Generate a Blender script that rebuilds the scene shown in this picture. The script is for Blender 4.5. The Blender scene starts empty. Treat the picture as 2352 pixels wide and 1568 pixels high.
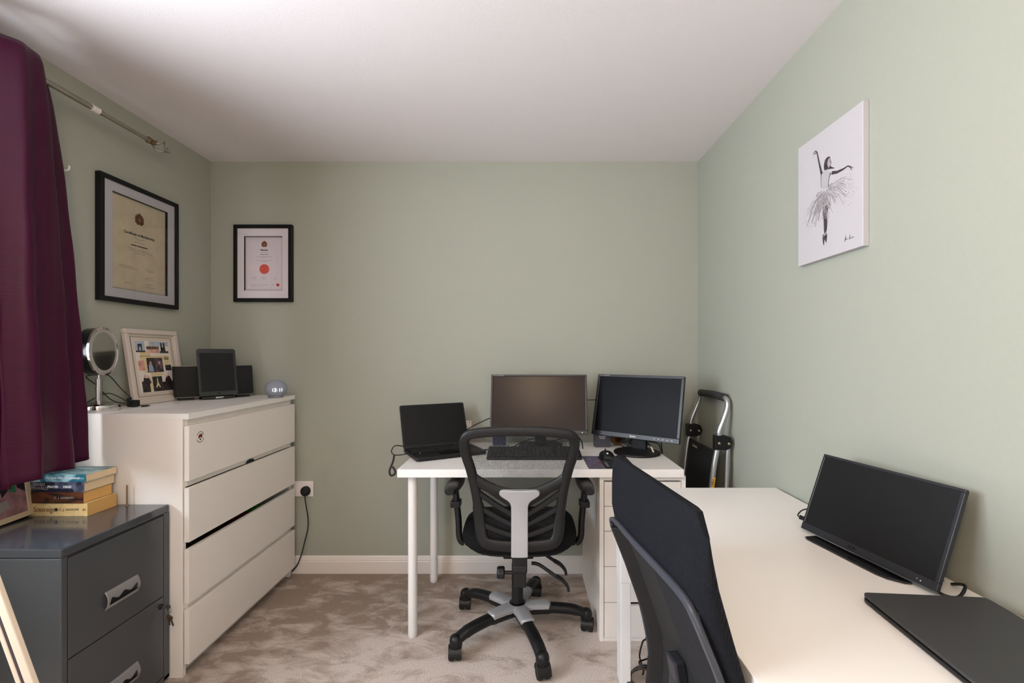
import bpy, bmesh, math, random
from mathutils import Vector, Matrix
PI = math.pi
C = bpy.context.scene.collection
SC = bpy.context.scene
random.seed(7)

# ------------------------------------------------------------------ camera, world, light, exposure
cam_d = bpy.data.cameras.new('camera'); cam = bpy.data.objects.new('camera', cam_d); C.objects.link(cam)
cam.location = (0, 0, 1.222); cam.rotation_euler = (PI/2, 0, 0)
cam_d.sensor_width = 36.0; cam_d.lens = 16.0
cam_d.shift_x = -28/2352; cam_d.shift_y = 31/2352
cam_d.clip_start = 0.02
SC.camera = cam

w = bpy.data.worlds.new('world'); SC.world = w; w.use_nodes = True
bg = w.node_tree.nodes['Background']; bg.inputs[0].default_value = (0.80, 0.88, 1.0, 1); bg.inputs[1].default_value = 2.2

def area(name, loc, rot, sx, sy, power, col):
    d = bpy.data.lights.new(name, 'AREA'); d.shape = 'RECTANGLE'; d.size = sx; d.size_y = sy
    d.energy = power; d.color = col
    o = bpy.data.objects.new(name, d); C.objects.link(o); o.location = loc; o.rotation_euler = rot
    return o
# daylight standing outside the window opening, shining in (+X)
area('window_daylight', (-2.02, 0.55, 1.50), (0, -PI/2, 0), 1.3, 1.9, 110, (0.84, 0.92, 1.0))
# daylight thrown up by the ground outside, through the window on to the ceiling
area('ground_bounce', (-3.6, -0.9, 0.15), (0, -math.radians(115), math.radians(8)), 1.8, 6.0, 128, (0.98, 0.94, 0.97))
# added fill light, shining through an added doorway behind the camera
area('hall_fill', (0.47, -2.05, 1.15), (PI/2, 0, 0), 0.8, 1.7, 15, (1.0, 0.96, 0.93))
CEIL_LAMP_POWER = 17

SC.view_settings.view_transform = 'Standard'; SC.view_settings.look = 'None'
SC.view_settings.exposure = 0.14; SC.view_settings.gamma = 1.0
SC.view_settings.use_curve_mapping = False

# ------------------------------------------------------------------ materials
def lin(c): 
    c = c/255.0
    return c/12.92 if c <= 0.04045 else ((c+0.055)/1.055)**2.4
def rgb(r, g, b): return (lin(r), lin(g), lin(b), 1)
def mat(name, col, rough=0.5, metal=0.0, spec=0.5, bump=0, bscale=200, coat=0, sheen=0, emit=None, es=1, var=0, vscale=3):
    m = bpy.data.materials.new(name); m.use_nodes = True; nt = m.node_tree; b = nt.nodes['Principled BSDF']
    b.inputs['Base Color'].default_value = col; b.inputs['Roughness'].default_value = rough
    b.inputs['Metallic'].default_value = metal; b.inputs['Specular IOR Level'].default_value = spec
    b.inputs['Coat Weight'].default_value = coat; b.inputs['Sheen Weight'].default_value = sheen
    if emit: b.inputs['Emission Color'].default_value = emit; b.inputs['Emission Strength'].default_value = es
    tc = nt.nodes.new('ShaderNodeTexCoord')
    if bump:
        n = nt.nodes.new('ShaderNodeTexNoise'); n.inputs['Scale'].default_value = bscale; n.inputs['Detail'].default_value = 3
        nt.links.new(tc.outputs['Object'], n.inputs['Vector'])
        bp = nt.nodes.new('ShaderNodeBump'); bp.inputs['Strength'].default_value = bump; bp.inputs['Distance'].default_value = 0.002
        nt.links.new(n.outputs['Fac'], bp.inputs['Height']); nt.links.new(bp.outputs['Normal'], b.inputs['Normal'])
    if var:
        n = nt.nodes.new('ShaderNodeTexNoise'); n.inputs['Scale'].default_value = vscale; n.inputs['Detail'].default_value = 4
        nt.links.new(tc.outputs['Object'], n.inputs['Vector'])
        mx = nt.nodes.new('ShaderNodeMix'); mx.data_type = 'RGBA'
        mx.inputs[6].default_value = tuple(x*(1-var) for x in col[:3])+(1,)
        mx.inputs[7].default_value = tuple(min(1, x*(1+var*1.6)) for x in col[:3])+(1,)
        mr = nt.nodes.new('ShaderNodeMapRange'); mr.inputs['From Min'].default_value = 0.35; mr.inputs['From Max'].default_value = 0.65
        nt.links.new(n.outputs['Fac'], mr.inputs['Value']); nt.links.new(mr.outputs[0], mx.inputs[0]); nt.links.new(mx.outputs[2], b.inputs['Base Color'])
    return m
M = {}
M['wall'] = mat('sage_wall_paint', rgb(166, 168, 156), 0.85, spec=0.2, bump=0.25, bscale=350)
M['ceil'] = mat('white_ceiling_paint', rgb(230, 223, 224), 0.9, spec=0.2, bump=0.2, bscale=300)
M['trim'] = mat('white_gloss_trim', rgb(232, 224, 218), 0.35, bump=0.05)
M['lam'] = mat('white_laminate', rgb(240, 236, 233), 0.32, spec=0.5)
M['lam2'] = mat('white_matt_foil', rgb(240, 234, 229), 0.42, spec=0.45)
M['legw'] = mat('white_powder_coated_metal', rgb(232, 230, 230), 0.35)
M['gap'] = mat('gap_shade', rgb(22, 20, 20), 0.8)  # near-black colour painted in for the shade inside gaps and recesses
M['grey'] = mat('slate_grey_painted_steel', rgb(80, 83, 87), 0.24, metal=0.3, spec=0.6, bump=0.12, bscale=500)
M['greyt'] = mat('slate_grey_steel_top', rgb(84, 87, 94), 0.11, metal=0.5, spec=0.8, bump=0.05, bscale=300)
M['hand'] = mat('satin_grey_plastic', rgb(150, 148, 150), 0.4, metal=0.4)
M['black'] = mat('black_plastic', rgb(17, 17, 19), 0.42, spec=0.38, bump=0.15, bscale=700)
M['blackg'] = mat('glossy_black', rgb(14, 14, 15), 0.12, coat=0.3)
M['blackm'] = mat('matt_black', rgb(20, 20, 21), 0.7)
M['frameb'] = mat('black_frame_wood', rgb(12, 11, 13), 0.45, spec=0.3)
M['screen'] = mat('matt_dark_screen', rgb(12, 12, 13), 0.42, spec=0.3)
M['screen_m'] = mat('anti_glare_screen', rgb(10, 12, 19), 0.45, spec=0.14)
M['pcb'] = mat('dark_bluish_bezel', rgb(38, 39, 45), 0.38)
M['chrome'] = mat('polished_chrome', rgb(205, 200, 198), 0.10, metal=1)
M['steel'] = mat('brushed_steel', rgb(176, 168, 160), 0.3, metal=1)
M['alu'] = mat('aluminium_tube', rgb(205, 205, 208), 0.28, metal=0.9)
M['silver'] = mat('silver_painted_plastic', rgb(172, 172, 176), 0.38, metal=0.35, bump=0.05, bscale=900)
M['brass'] = mat('aged_brass', rgb(128, 106, 80), 0.38, metal=0.85)
M['mirror'] = mat('mirror_glass', (0.86, 0.9, 0.86, 1), 0.03, metal=1)
M['white'] = mat('white_card', rgb(232, 226, 226), 0.6)
M['mount'] = mat('white_mount_board', rgb(226, 219, 224), 0.7)
M['cream'] = mat('cream_parchment', rgb(238, 220, 192), 0.7, var=0.04, vscale=20)
M['paper'] = mat('white_certificate_paper', rgb(224, 216, 222), 0.7)
M['ink'] = mat('dark_ink', rgb(58, 52, 50), 0.8)
M['inkl'] = mat('faint_ink', rgb(158, 146, 138), 0.8)
M['crest'] = mat('brown_crest_ink', rgb(112, 66, 44), 0.8, var=0.4, vscale=160)
M['red'] = mat('red_seal', rgb(214, 84, 74), 0.7, var=0.12, vscale=120)
M['redd'] = mat('dark_red_ink', rgb(128, 30, 28), 0.7)
M['canvas'] = mat('white_canvas', rgb(192, 187, 191), 0.8, bump=0.3, bscale=900)
M['draw'] = mat('charcoal_drawing', rgb(58, 50, 54), 0.9, var=0.5, vscale=90)
M['drawl'] = mat('pale_pencil', rgb(150, 144, 147), 0.9, var=0.2, vscale=120)
M['drawt'] = mat('pale_bodice_wash', rgb(178, 173, 176), 0.9)
M['pages'] = mat('book_pages', rgb(226, 202, 164), 0.8, bump=0.4, bscale=300)
M['pageo'] = mat('yellowed_book_pages', rgb(218, 170, 100), 0.8, bump=0.4, bscale=300)
M['orange'] = mat('yellow_sticker', rgb(236, 178, 40), 0.5)
M['sock'] = mat('white_socket_plastic', rgb(236, 226, 222), 0.3)
M['echo'] = mat('blue_grey_fabric', rgb(160, 166, 182), 0.85, bump=0.8, bscale=1500)
M['digits'] = mat('white_led_digits', rgb(240, 240, 255), 0.5, emit=(0.9, 0.95, 1, 1), es=1.6)
M['led'] = mat('white_led', rgb(250, 250, 250), 0.5, emit=(1, 1, 1, 1), es=1.5)
M['fab'] = mat('black_seat_fabric', rgb(17, 17, 19), 0.9, spec=0.15, bump=0.6, bscale=900)
M['text'] = mat('white_print', rgb(222, 222, 224), 0.6)
M['textg'] = mat('grey_print', rgb(150, 148, 150), 0.6)
M['glass'] = mat('window_glass', (1, 1, 1, 1), 0.0)
M['glass'].node_tree.nodes['Principled BSDF'].inputs['Transmission Weight'].default_value = 1.0
M['lamp'] = mat('warm_lamp_shade', rgb(250, 226, 190), 0.6, emit=(1.0, 0.62, 0.28, 1), es=24.0)
M['pad'] = mat('navy_mouse_mat', rgb(24, 26, 38), 0.8)
M['padp'] = mat('mauve_printed_mat', rgb(88, 82, 100), 0.8, var=0.35, vscale=60)
M['tin'] = mat('dark_blue_tin', rgb(40, 44, 70), 0.4, var=0.5, vscale=120)
M['amber'] = mat('amber_brown_plastic', rgb(120, 80, 45), 0.35)
M['rubber'] = mat('dark_foam_grip', rgb(44, 42, 42), 0.75, bump=0.3, bscale=400)
M['lap'] = mat('charcoal_laptop_shell', rgb(56, 56, 58), 0.5, bump=0.2, bscale=1200)
M['rim'] = mat('grey_plastic_rim', rgb(58, 61, 70), 0.35)

def glazing():        # thin clear picture glass: mostly see-through with a sharp reflection
    m = bpy.data.materials.new('picture_glass'); m.use_nodes = True; nt = m.node_tree; nt.nodes.clear()
    out = nt.nodes.new('ShaderNodeOutputMaterial'); t = nt.nodes.new('ShaderNodeBsdfTransparent'); g = nt.nodes.new('ShaderNodeBsdfGlossy')
    g.inputs['Roughness'].default_value = 0.01
    mx = nt.nodes.new('ShaderNodeMixShader'); fr = nt.nodes.new('ShaderNodeFresnel'); fr.inputs['IOR'].default_value = 1.38
    nt.links.new(fr.outputs[0], mx.inputs[0]); nt.links.new(t.outputs[0], mx.inputs[1]); nt.links.new(g.outputs[0], mx.inputs[2])
    nt.links.new(mx.outputs[0], out.inputs[0]); return m
M['glz'] = glazing()

def carpet():
    m = mat('beige_carpet', rgb(200, 184, 172), 0.95, spec=0.1); nt = m.node_tree; b = nt.nodes['Principled BSDF']; L = nt.links
    tc = nt.nodes.new('ShaderNodeTexCoord')
    def noise(sc, det, rough=0.5, dist=0, stretch=None):
        n = nt.nodes.new('ShaderNodeTexNoise'); n.inputs['Scale'].default_value = sc; n.inputs['Detail'].default_value = det
        n.inputs['Roughness'].default_value = rough; n.inputs['Distortion'].default_value = dist
        if stretch:
            mp = nt.nodes.new('ShaderNodeMapping'); mp.inputs['Scale'].default_value = stretch; mp.inputs['Rotation'].default_value = (0, 0, 0.5)
            L.new(tc.outputs['Object'], mp.inputs[0]); L.new(mp.outputs[0], n.inputs['Vector'])
        else: L.new(tc.outputs['Object'], n.inputs['Vector'])
        return n
    def ramp(src, p0, c0, p1, c1):
        r = nt.nodes.new('ShaderNodeValToRGB'); r.color_ramp.elements[0].position = p0; r.color_ramp.elements[0].color = c0
        r.color_ramp.elements[1].position = p1; r.color_ramp.elements[1].color = c1; L.new(src.outputs['Fac'], r.inputs[0]); return r
    big = ramp(noise(5.5, 6, 0.66, 0.5, (1, 1.9, 1)), 0.40, rgb(172, 154, 141), 0.58, rgb(226, 212, 203))   # brushed pile patches
    # pile tone shifted darker towards the left and back of the room
    sp = nt.nodes.new('ShaderNodeSeparateXYZ'); L.new(tc.outputs['Object'], sp.inputs[0])
    ml = nt.nodes.new('ShaderNodeMath'); ml.operation = 'MULTIPLY_ADD'; ml.inputs[1].default_value = -0.45; L.new(sp.outputs['X'], ml.inputs[0]); L.new(sp.outputs['Y'], ml.inputs[2])
    mr = nt.nodes.new('ShaderNodeMapRange'); mr.inputs['From Min'].default_value = 1.85; mr.inputs['From Max'].default_value = 2.65; mr.inputs['To Min'].default_value = 0.10; mr.inputs['To Max'].default_value = -0.10
    L.new(ml.outputs[0], mr.inputs['Value'])
    ad = nt.nodes.new('ShaderNodeMath'); ad.operation = 'ADD'
    src = big.inputs[0].links[0].from_socket; L.new(src, ad.inputs[0]); L.new(mr.outputs[0], ad.inputs[1]); L.new(ad.outputs[0], big.inputs[0])
    fine = ramp(noise(210, 3, 0.8), 0.32, (0.70, 0.69, 0.68, 1), 0.66, (1.12, 1.12, 1.12, 1))
    mx = nt.nodes.new('ShaderNodeMix'); mx.data_type = 'RGBA'; mx.blend_type = 'MULTIPLY'; mx.inputs[0].default_value = 1
    L.new(big.outputs[0], mx.inputs[6]); L.new(fine.outputs[0], mx.inputs[7]); L.new(mx.outputs[2], b.inputs['Base Color'])
    bp = nt.nodes.new('ShaderNodeBump'); bp.inputs['Strength'].default_value = 0.9; bp.inputs['Distance'].default_value = 0.006
    n2 = noise(170, 4, 0.7); L.new(n2.outputs['Fac'], bp.inputs['Height']); L.new(bp.outputs[0], b.inputs['Normal'])
    return m
M['carpet'] = carpet()

def satin():
    m = mat('purple_satin', rgb(84, 12, 62), 0.46, spec=0.22); nt = m.node_tree; b = nt.nodes['Principled BSDF']; L = nt.links
    b.inputs['Sheen Tint'].default_value = rgb(190, 40, 120)
    tc = nt.nodes.new('ShaderNodeTexCoord'); mp = nt.nodes.new('ShaderNodeMapping'); mp.inputs['Scale'].default_value = (6, 6, 160)
    n = nt.nodes.new('ShaderNodeTexNoise'); n.inputs['Scale'].default_value = 1.5; n.inputs['Detail'].default_value = 4
    L.new(tc.outputs['Object'], mp.inputs[0]); L.new(mp.outputs[0], n.inputs['Vector'])
    bp = nt.nodes.new('ShaderNodeBump'); bp.inputs['Strength'].default_value = 0.25; bp.inputs['Distance'].default_value = 0.002
    L.new(n.outputs['Fac'], bp.inputs['Height']); L.new(bp.outputs[0], b.inputs['Normal'])
    mx = nt.nodes.new('ShaderNodeMix'); mx.data_type = 'RGBA'; mx.inputs[6].default_value = rgb(50, 2, 32); mx.inputs[7].default_value = rgb(70, 4, 46)
    L.new(n.outputs['Fac'], mx.inputs[0]); L.new(mx.outputs[2], b.inputs['Base Color'])
    return m
M['satin'] = satin()

def weave(name, col, col2, scale):     # ribbed woven upholstery
    m = mat(name, col, 0.85, spec=0.15); nt = m.node_tree; b = nt.nodes['Principled BSDF']; L = nt.links
    tc = nt.nodes.new('ShaderNodeTexCoord')
    def wv(rot):
        mp = nt.nodes.new('ShaderNodeMapping'); mp.inputs['Rotation'].default_value = rot
        x = nt.nodes.new('ShaderNodeTexWave'); x.inputs['Scale'].default_value = scale
        L.new(tc.outputs['Object'], mp.inputs[0]); L.new(mp.outputs[0], x.inputs['Vector']); return x
    a = wv((0, PI/2, 0)); c = wv((0, 0, PI/4))
    mu = nt.nodes.new('ShaderNodeMath'); mu.operation = 'MULTIPLY'; L.new(a.outputs['Fac'], mu.inputs[0]); L.new(c.outputs['Fac'], mu.inputs[1])
    mx = nt.nodes.new('ShaderNodeMix'); mx.data_type = 'RGBA'; mx.inputs[6].default_value = col; mx.inputs[7].default_value = col2
    L.new(mu.outputs[0], mx.inputs[0]); L.new(mx.outputs[2], b.inputs['Base Color'])
    bp = nt.nodes.new('ShaderNodeBump'); bp.inputs['Strength'].default_value = 0.6; bp.inputs['Distance'].default_value = 0.0015
    L.new(mu.outputs[0], bp.inputs['Height']); L.new(bp.outputs[0], b.inputs['Normal']); return m
M['weave'] = weave('black_woven_upholstery', rgb(14, 15, 19), rgb(38, 40, 50), 130)

def netting():        # open mesh cloth: real see-through holes between threads
    m = bpy.data.materials.new('black_mesh_cloth'); m.use_nodes = True; nt = m.node_tree; nt.nodes.clear(); L = nt.links
    out = nt.nodes.new('ShaderNodeOutputMaterial'); t = nt.nodes.new('ShaderNodeBsdfTransparent')
    d = nt.nodes.new('ShaderNodeBsdfPrincipled'); d.inputs['Base Color'].default_value = rgb(30, 30, 33); d.inputs['Roughness'].default_value = 0.6
    tc = nt.nodes.new('ShaderNodeTexCoord'); sp = nt.nodes.new('ShaderNodeSeparateXYZ'); L.new(tc.outputs['Object'], sp.inputs[0])
    def math_(op, a, b=None):
        x = nt.nodes.new('ShaderNodeMath'); x.operation = op
        for i, v in enumerate((a, b)):
            if v is None: continue
            if isinstance(v, (int, float)): x.inputs[i].default_value = v
            else: L.new(v, x.inputs[i])
        return x.outputs[0]
    P = 2*PI/0.0056
    s1 = math_('SINE', math_('MULTIPLY', math_('ADD', sp.outputs['X'], math_('MULTIPLY', sp.outputs['Z'], 0.75)), P))
    s2 = math_('SINE', math_('MULTIPLY', math_('SUBTRACT', sp.outputs['X'], math_('MULTIPLY', sp.outputs['Z'], 0.75)), P))
    hole = math_('GREATER_THAN', math_('ADD', s1, s2), -0.12)
    mx = nt.nodes.new('ShaderNodeMixShader'); L.new(hole, mx.inputs[0]); L.new(d.outputs[0], mx.inputs[1]); L.new(t.outputs[0], mx.inputs[2])
    L.new(mx.outputs[0], out.inputs[0]); return m
M['net'] = netting()

# ------------------------------------------------------------------ mesh helpers
class MB:
    def __init__(s): s.v = []; s.f = []; s.mi = []
    def add(s, vs, fs, mi=0):
        b = len(s.v); s.v += [Vector(v) for v in vs]
        s.f += [tuple(b+i for i in f) for f in fs]; s.mi += [mi]*len(fs); return s
    def box(s, x0, x1, y0, y1, z0, z1, mi=0):
        vs = [(x, y, z) for z in (z0, z1) for y in (y0, y1) for x in (x0, x1)]
        return s.add(vs, [(0,2,3,1),(4,5,7,6),(0,1,5,4),(2,6,7,3),(0,4,6,2),(1,3,7,5)], mi)
    def obox(s, c, u, v, w_, a, b, d, mi=0):   # oriented box: centre, axes, half sizes
        c, u, v, w_ = map(Vector, (c, u, v, w_)); k = len(s.v)
        s.box(-a, a, -b, b, -d, d, mi)
        for i in range(k, k+8): p = s.v[i]; s.v[i] = c+u*p.x+v*p.y+w_*p.z
        return s
    def loft(s, rings, closed_ring=True, cap=True, closed=False, mi=0):
        k = len(s.v); n = len(rings[0])
        for r in rings: s.v += [Vector(p) for p in r]
        m = len(rings); fs = []
        for i in range(m if closed else m-1):
            j = (i+1) % m
            for q in range(n if closed_ring else n-1):
                p = (q+1) % n; fs.append((k+i*n+q, k+i*n+p, k+j*n+p, k+j*n+q))
        if cap and not closed and closed_ring:
            fs.append(tuple(k+q for q in reversed(range(n)))); fs.append(tuple(k+(m-1)*n+q for q in range(n)))
        s.f += fs; s.mi += [mi]*len(fs); return s
    def cyl(s, p0, p1, r0, r1=None, n=20, mi=0):
        r1 = r0 if r1 is None else r1; p0, p1 = Vector(p0), Vector(p1); d = (p1-p0).normalized()
        u = d.orthogonal().normalized(); v = d.cross(u)
        return s.loft([[c+(u*math.cos(2*PI*i/n)+v*math.sin(2*PI*i/n))*r for i in range(n)] for c, r in ((p0, r0), (p1, r1))], mi=mi)
    def lathe(s, prof, c=(0,0,0), axis=(0,0,1), n=32, mi=0):     # prof: (r, h)
        d = Vector(axis).normalized(); u = d.orthogonal().normalized(); v = d.cross(u); c = Vector(c)
        return s.loft([[c+d*h+(u*math.cos(2*PI*i/n)+v*math.sin(2*PI*i/n))*max(r, 1e-5) for i in range(n)] for r, h in prof], mi=mi)
    def tube(s, pts, r, n=8, closed=False, mi=0):
        P = [Vector(p) for p in pts]; m = len(P); rings = []; up = None
        for i in range(m):
            a = P[(i-1) % m] if (closed or i > 0) else P[0]; b = P[(i+1) % m] if (closed or i < m-1) else P[-1]
            t = (b-a).normalized()
            if up is None: up = t.orthogonal().normalized()
            up = (up-t*up.dot(t)); up = up.normalized() if up.length > 1e-6 else t.orthogonal().normalized()
            v = t.cross(up); rr = r[i] if isinstance(r, (list, tuple)) else r
            rings.append([P[i]+(up*math.cos(2*PI*k/n)+v*math.sin(2*PI*k/n))*rr for k in range(n)])
        return s.loft(rings, closed=closed, mi=mi)
    def ribbon(s, pts, hw, ht, nrm, closed=False, n=12, e=0.6, mi=0):
        # flattened rounded section: hw across (in the surface), ht along nrm; nrm vector or list
        P = [Vector(p) for p in pts]; m = len(P); rings = []
        for i in range(m):
            a = P[(i-1) % m] if (closed or i > 0) else P[0]; b = P[(i+1) % m] if (closed or i < m-1) else P[-1]
            t = (b-a).normalized(); N = Vector(nrm[i] if isinstance(nrm, list) else nrm)
            N = (N-t*N.dot(t)).normalized(); u = t.cross(N)
            A = hw[i] if isinstance(hw, (list, tuple)) else hw; B = ht[i] if isinstance(ht, (list, tuple)) else ht
            ring = []
            for k in range(n):
                th = 2*PI*(k+.5)/n; c, q = math.cos(th), math.sin(th)
                ring.append(P[i]+u*A*math.copysign(abs(c)**e, c)+N*B*math.copysign(abs(q)**e, q))
            rings.append(ring)
        return s.loft(rings, closed=closed, mi=mi)
    def prism(s, poly, c, u, v, n, d, mi=0):     # extrude 2D polygon
        c, u, v, n = map(Vector, (c, u, v, n)); a = [c+u*x+v*y for x, y in poly]
        return s.loft([a, [p+n*d for p in a]], mi=mi)
    def grid(s, rows, mi=0): return s.loft(rows, closed_ring=False, cap=False, mi=mi)

def spline(pts, k=6, closed=False):
    P = [Vector(p) for p in pts]; n = len(P); out = []
    for i in range(n if closed else n-1):
        if closed: a, b, c, d = P[(i-1) % n], P[i], P[(i+1) % n], P[(i+2) % n]
        else: a, b, c, d = P[max(i-1, 0)], P[i], P[i+1], P[min(i+2, n-1)]
        for j in range(k):
            t = j/k; out.append(0.5*((2*b)+(c-a)*t+(2*a-5*b+4*c-d)*t*t+(3*b-a-3*c+d)*t*t*t))
    if not closed: out.append(P[-1])
    return out
def rrect(w_, h, r, k=4):
    out = []
    for cx, cy, a0 in ((w_/2-r, h/2-r, 0), (-w_/2+r, h/2-r, 90), (-w_/2+r, -h/2+r, 180), (w_/2-r, -h/2+r, 270)):
        for i in range(k+1):
            a = math.radians(a0+90*i/k); out.append((cx+r*math.cos(a), cy+r*math.sin(a)))
    return out

MATW = {}     # world matrix of every root
def rootmat(o):
    while o is not None:
        if o.name in MATW: return MATW[o.name]
        o = o.parent
    return Matrix.Identity(4)
def obj(name, mb, m, parent=None, smooth=False, bevel=0, local=False, seg=2, auto=40):
    me = bpy.data.meshes.new(name)
    vs = mb.v
    if parent is not None and not local:
        inv = rootmat(parent).inverted(); vs = [inv @ v for v in vs]
    me.from_pydata([tuple(v) for v in vs], [], mb.f)
    for x in (m if isinstance(m, list) else [m]): me.materials.append(x)
    if isinstance(m, list): me.polygons.foreach_set('material_index', mb.mi)
    bm = bmesh.new(); bm.from_mesh(me); bmesh.ops.recalc_face_normals(bm, faces=bm.faces); bm.to_mesh(me); bm.free()
    if smooth:
        me.polygons.foreach_set('use_smooth', [True]*len(me.polygons))
        me.set_sharp_from_angle(angle=math.radians(auto))
    me.update()
    o = bpy.data.objects.new(name, me); C.objects.link(o)
    if parent is not None: o.parent = parent
    if bevel:
        b = o.modifiers.new('bevel', 'BEVEL'); b.width = bevel; b.segments = seg; b.limit_method = 'ANGLE'; b.angle_limit = math.radians(35)
        b.harden_normals = False
    return o
def thing(name, label, cat, loc=(0,0,0), rotz=0, group=None, mtx=None):
    o = bpy.data.objects.new(name, None); C.objects.link(o); o.empty_display_size = 0.05
    m = mtx if mtx is not None else Matrix.Translation(Vector(loc)) @ Matrix.Rotation(rotz, 4, 'Z')
    o.matrix_world = m; MATW[o.name] = m
    o['label'] = label; o['category'] = cat
    if group: o['group'] = group
    return o
def tag(o, label, cat, group=None):
    o['label'] = label; o['category'] = cat
    if group: o['group'] = group
    return o
def struct(name, mb, m, parent=None, **k):
    o = obj(name, mb, m, parent, **k)
    if parent is None: o['kind'] = 'structure'
    return o
def text(name, body, size, m, parent, pos, xd, yd, align='CENTER', ext=0.0003, squeeze=1.0, bold=0.0, local=False, shear=0):
    cu = bpy.data.curves.new('t', 'FONT'); cu.body = body; cu.size = size; cu.align_x = align; cu.align_y = 'CENTER'
    cu.extrude = ext; cu.offset = bold; cu.shear = shear; cu.resolution_u = 3
    t = bpy.data.objects.new('t', cu); C.objects.link(t); bpy.context.view_layer.update()
    me = bpy.data.meshes.new_from_object(t.evaluated_get(bpy.context.evaluated_depsgraph_get()))
    bpy.data.objects.remove(t); bpy.data.curves.remove(cu)
    xd = Vector(xd).normalized(); yd = Vector(yd).normalized(); zd = xd.cross(yd); p = Vector(pos)
    inv = Matrix.Identity(4) if local else rootmat(parent).inverted()
    for v in me.vertices: c = v.co.copy(); v.co = inv @ (p+xd*c.x*squeeze+yd*c.y+zd*c.z)
    me.materials.clear(); me.materials.append(m); me.name = name
    o = bpy.data.objects.new(name, me); C.objects.link(o); o.parent = parent
    return o
def X(*a): return Vector(a)

# ------------------------------------------------------------------ room shell
XL, XR, YB, YR, ZC = -1.761, 0.977, 2.559, -0.95, 2.309
T = 0.12
struct('floor', MB().box(XL-T, XR+T, YR-T, YB+T, -0.1, 0), M['carpet'])
struct('ceiling', MB().box(XL-T, XR+T, YR-T, YB+T, ZC, ZC+0.1), M['ceil'])
struct('wall_back', MB().box(XL-T, XR+T, YB, YB+T, 0, ZC), M['wall'])
struct('wall_right', MB().box(XR, XR+T, YR, YB, 0, ZC), M['wall'])
struct('wall_rear', MB().box(XL-T, 0.07, YR-T, YR, 0, ZC).box(0.87, XR+T, YR-T, YR, 0, ZC).box(0.07, 0.87, YR-T, YR, 2.0, ZC), M['wall'])
struct('added_hall_wall', MB().box(-0.05, 0.0, -2.2, YR-T, 0, 2.2).box(0.94, 0.99, -2.2, YR-T, 0, 2.2).box(-0.05, 0.99, -2.25, -2.2, 0, 2.2).box(-0.05, 0.99, -2.2, YR-T, 2.2, 2.25).box(-0.05, 0.99, -2.2, YR-T, -0.05, 0), M['ceil'])  # unseen hall box, added to keep sky light out of the doorway
struct('trim_1', MB().box(0.01, 0.07, YR-T-.01, YR+.015, 0, 2.06).box(0.87, 0.93, YR-T-.01, YR+.015, 0, 2.06).box(0.07, 0.87, YR-T-.01, YR+.015, 2.0, 2.06), M['trim'])
WY0, WY1, WZ0, WZ1 = -0.35, 1.36, 0.90, 2.06
b = MB(); b.box(XL-T, XL, YR, WY0, 0, ZC); b.box(XL-T, XL, WY1, YB, 0, ZC); b.box(XL-T, XL, WY0, WY1, 0, WZ0); b.box(XL-T, XL, WY0, WY1, WZ1, ZC)
struct('wall_left', b, M['wall'])
# moulded skirting
def skirting(name, p0, p1, nrm):
    prof = [(0,0),(0.016,0),(0.016,0.066),(0.013,0.070),(0.013,0.078),(0.010,0.083),(0.010,0.088),(0.005,0.096),(0,0.096)]
    p0, p1, nrm = Vector(p0), Vector(p1), Vector(nrm)
    struct(name, MB().loft([[p+nrm*a+Vector((0,0,z)) for a, z in prof] for p in (p0, p1)]), M['trim'])
skirting('baseboard_back', (XL, YB, 0), (XR, YB, 0), (0,-1,0))
skirting('baseboard_left', (XL, YR, 0), (XL, YB, 0), (1,0,0))
skirting('baseboard_right', (XR, YR, 0), (XR, YB, 0), (-1,0,0))
# window: frame with mullion, pane, sill board
wn = bpy.data.objects.new('window_1', None); C.objects.link(wn); wn['kind'] = 'structure'
b = MB(); x0, x1 = XL-0.10, XL-0.05
for y0, y1, z0, z1 in ((WY0, WY0+.05, WZ0, WZ1), (WY1-.05, WY1, WZ0, WZ1), (WY0, WY1, WZ0, WZ0+.05), (WY0, WY1, WZ1-.05, WZ1), (0.48, 0.53, WZ0, WZ1)):
    b.box(x0, x1, y0, y1, z0, z1)
obj('window_frame', b, M['trim'], wn, bevel=0.004)
obj('window_pane', MB().add([(XL-.08,WY0+.04,WZ0+.04),(XL-.08,WY1-.04,WZ0+.04),(XL-.08,WY1-.04,WZ1-.04),(XL-.08,WY0+.04,WZ1-.04)], [(0,1,2,3)]), M['glz'], wn)
obj('window_sill', MB().box(XL-0.05, XL+0.02, WY0-.02, WY1+.02, WZ0-.02, WZ0+0.004), M['trim'], wn, bevel=0.003)

# warm ceiling light behind the camera
cl = thing('ceiling_light', 'round warm-white ceiling light behind the camera', 'lamp', (-0.15, -0.30, ZC))
obj('ceiling_plate', MB().lathe([(0,0),(0.06,0),(0.06,-0.02),(0,-0.02)], (-0.15,-0.30,ZC)), M['white'], cl, smooth=True)
obj('lamp_shade', MB().lathe([(0.05,-0.02),(0.14,-0.03),(0.15,-0.06),(0.12,-0.10),(0.0,-0.115)], (-0.15,-0.30,ZC)), M['lamp'], cl, smooth=True)
ld = bpy.data.lights.new('lamp_bulb', 'POINT'); ld.energy = CEIL_LAMP_POWER; ld.color = (1.0, 0.84, 0.68); ld.shadow_soft_size = 0.10
lo = bpy.data.objects.new('lamp_bulb', ld); C.objects.link(lo); lo.parent = cl; lo.location = (0, 0, -0.24)

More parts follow.
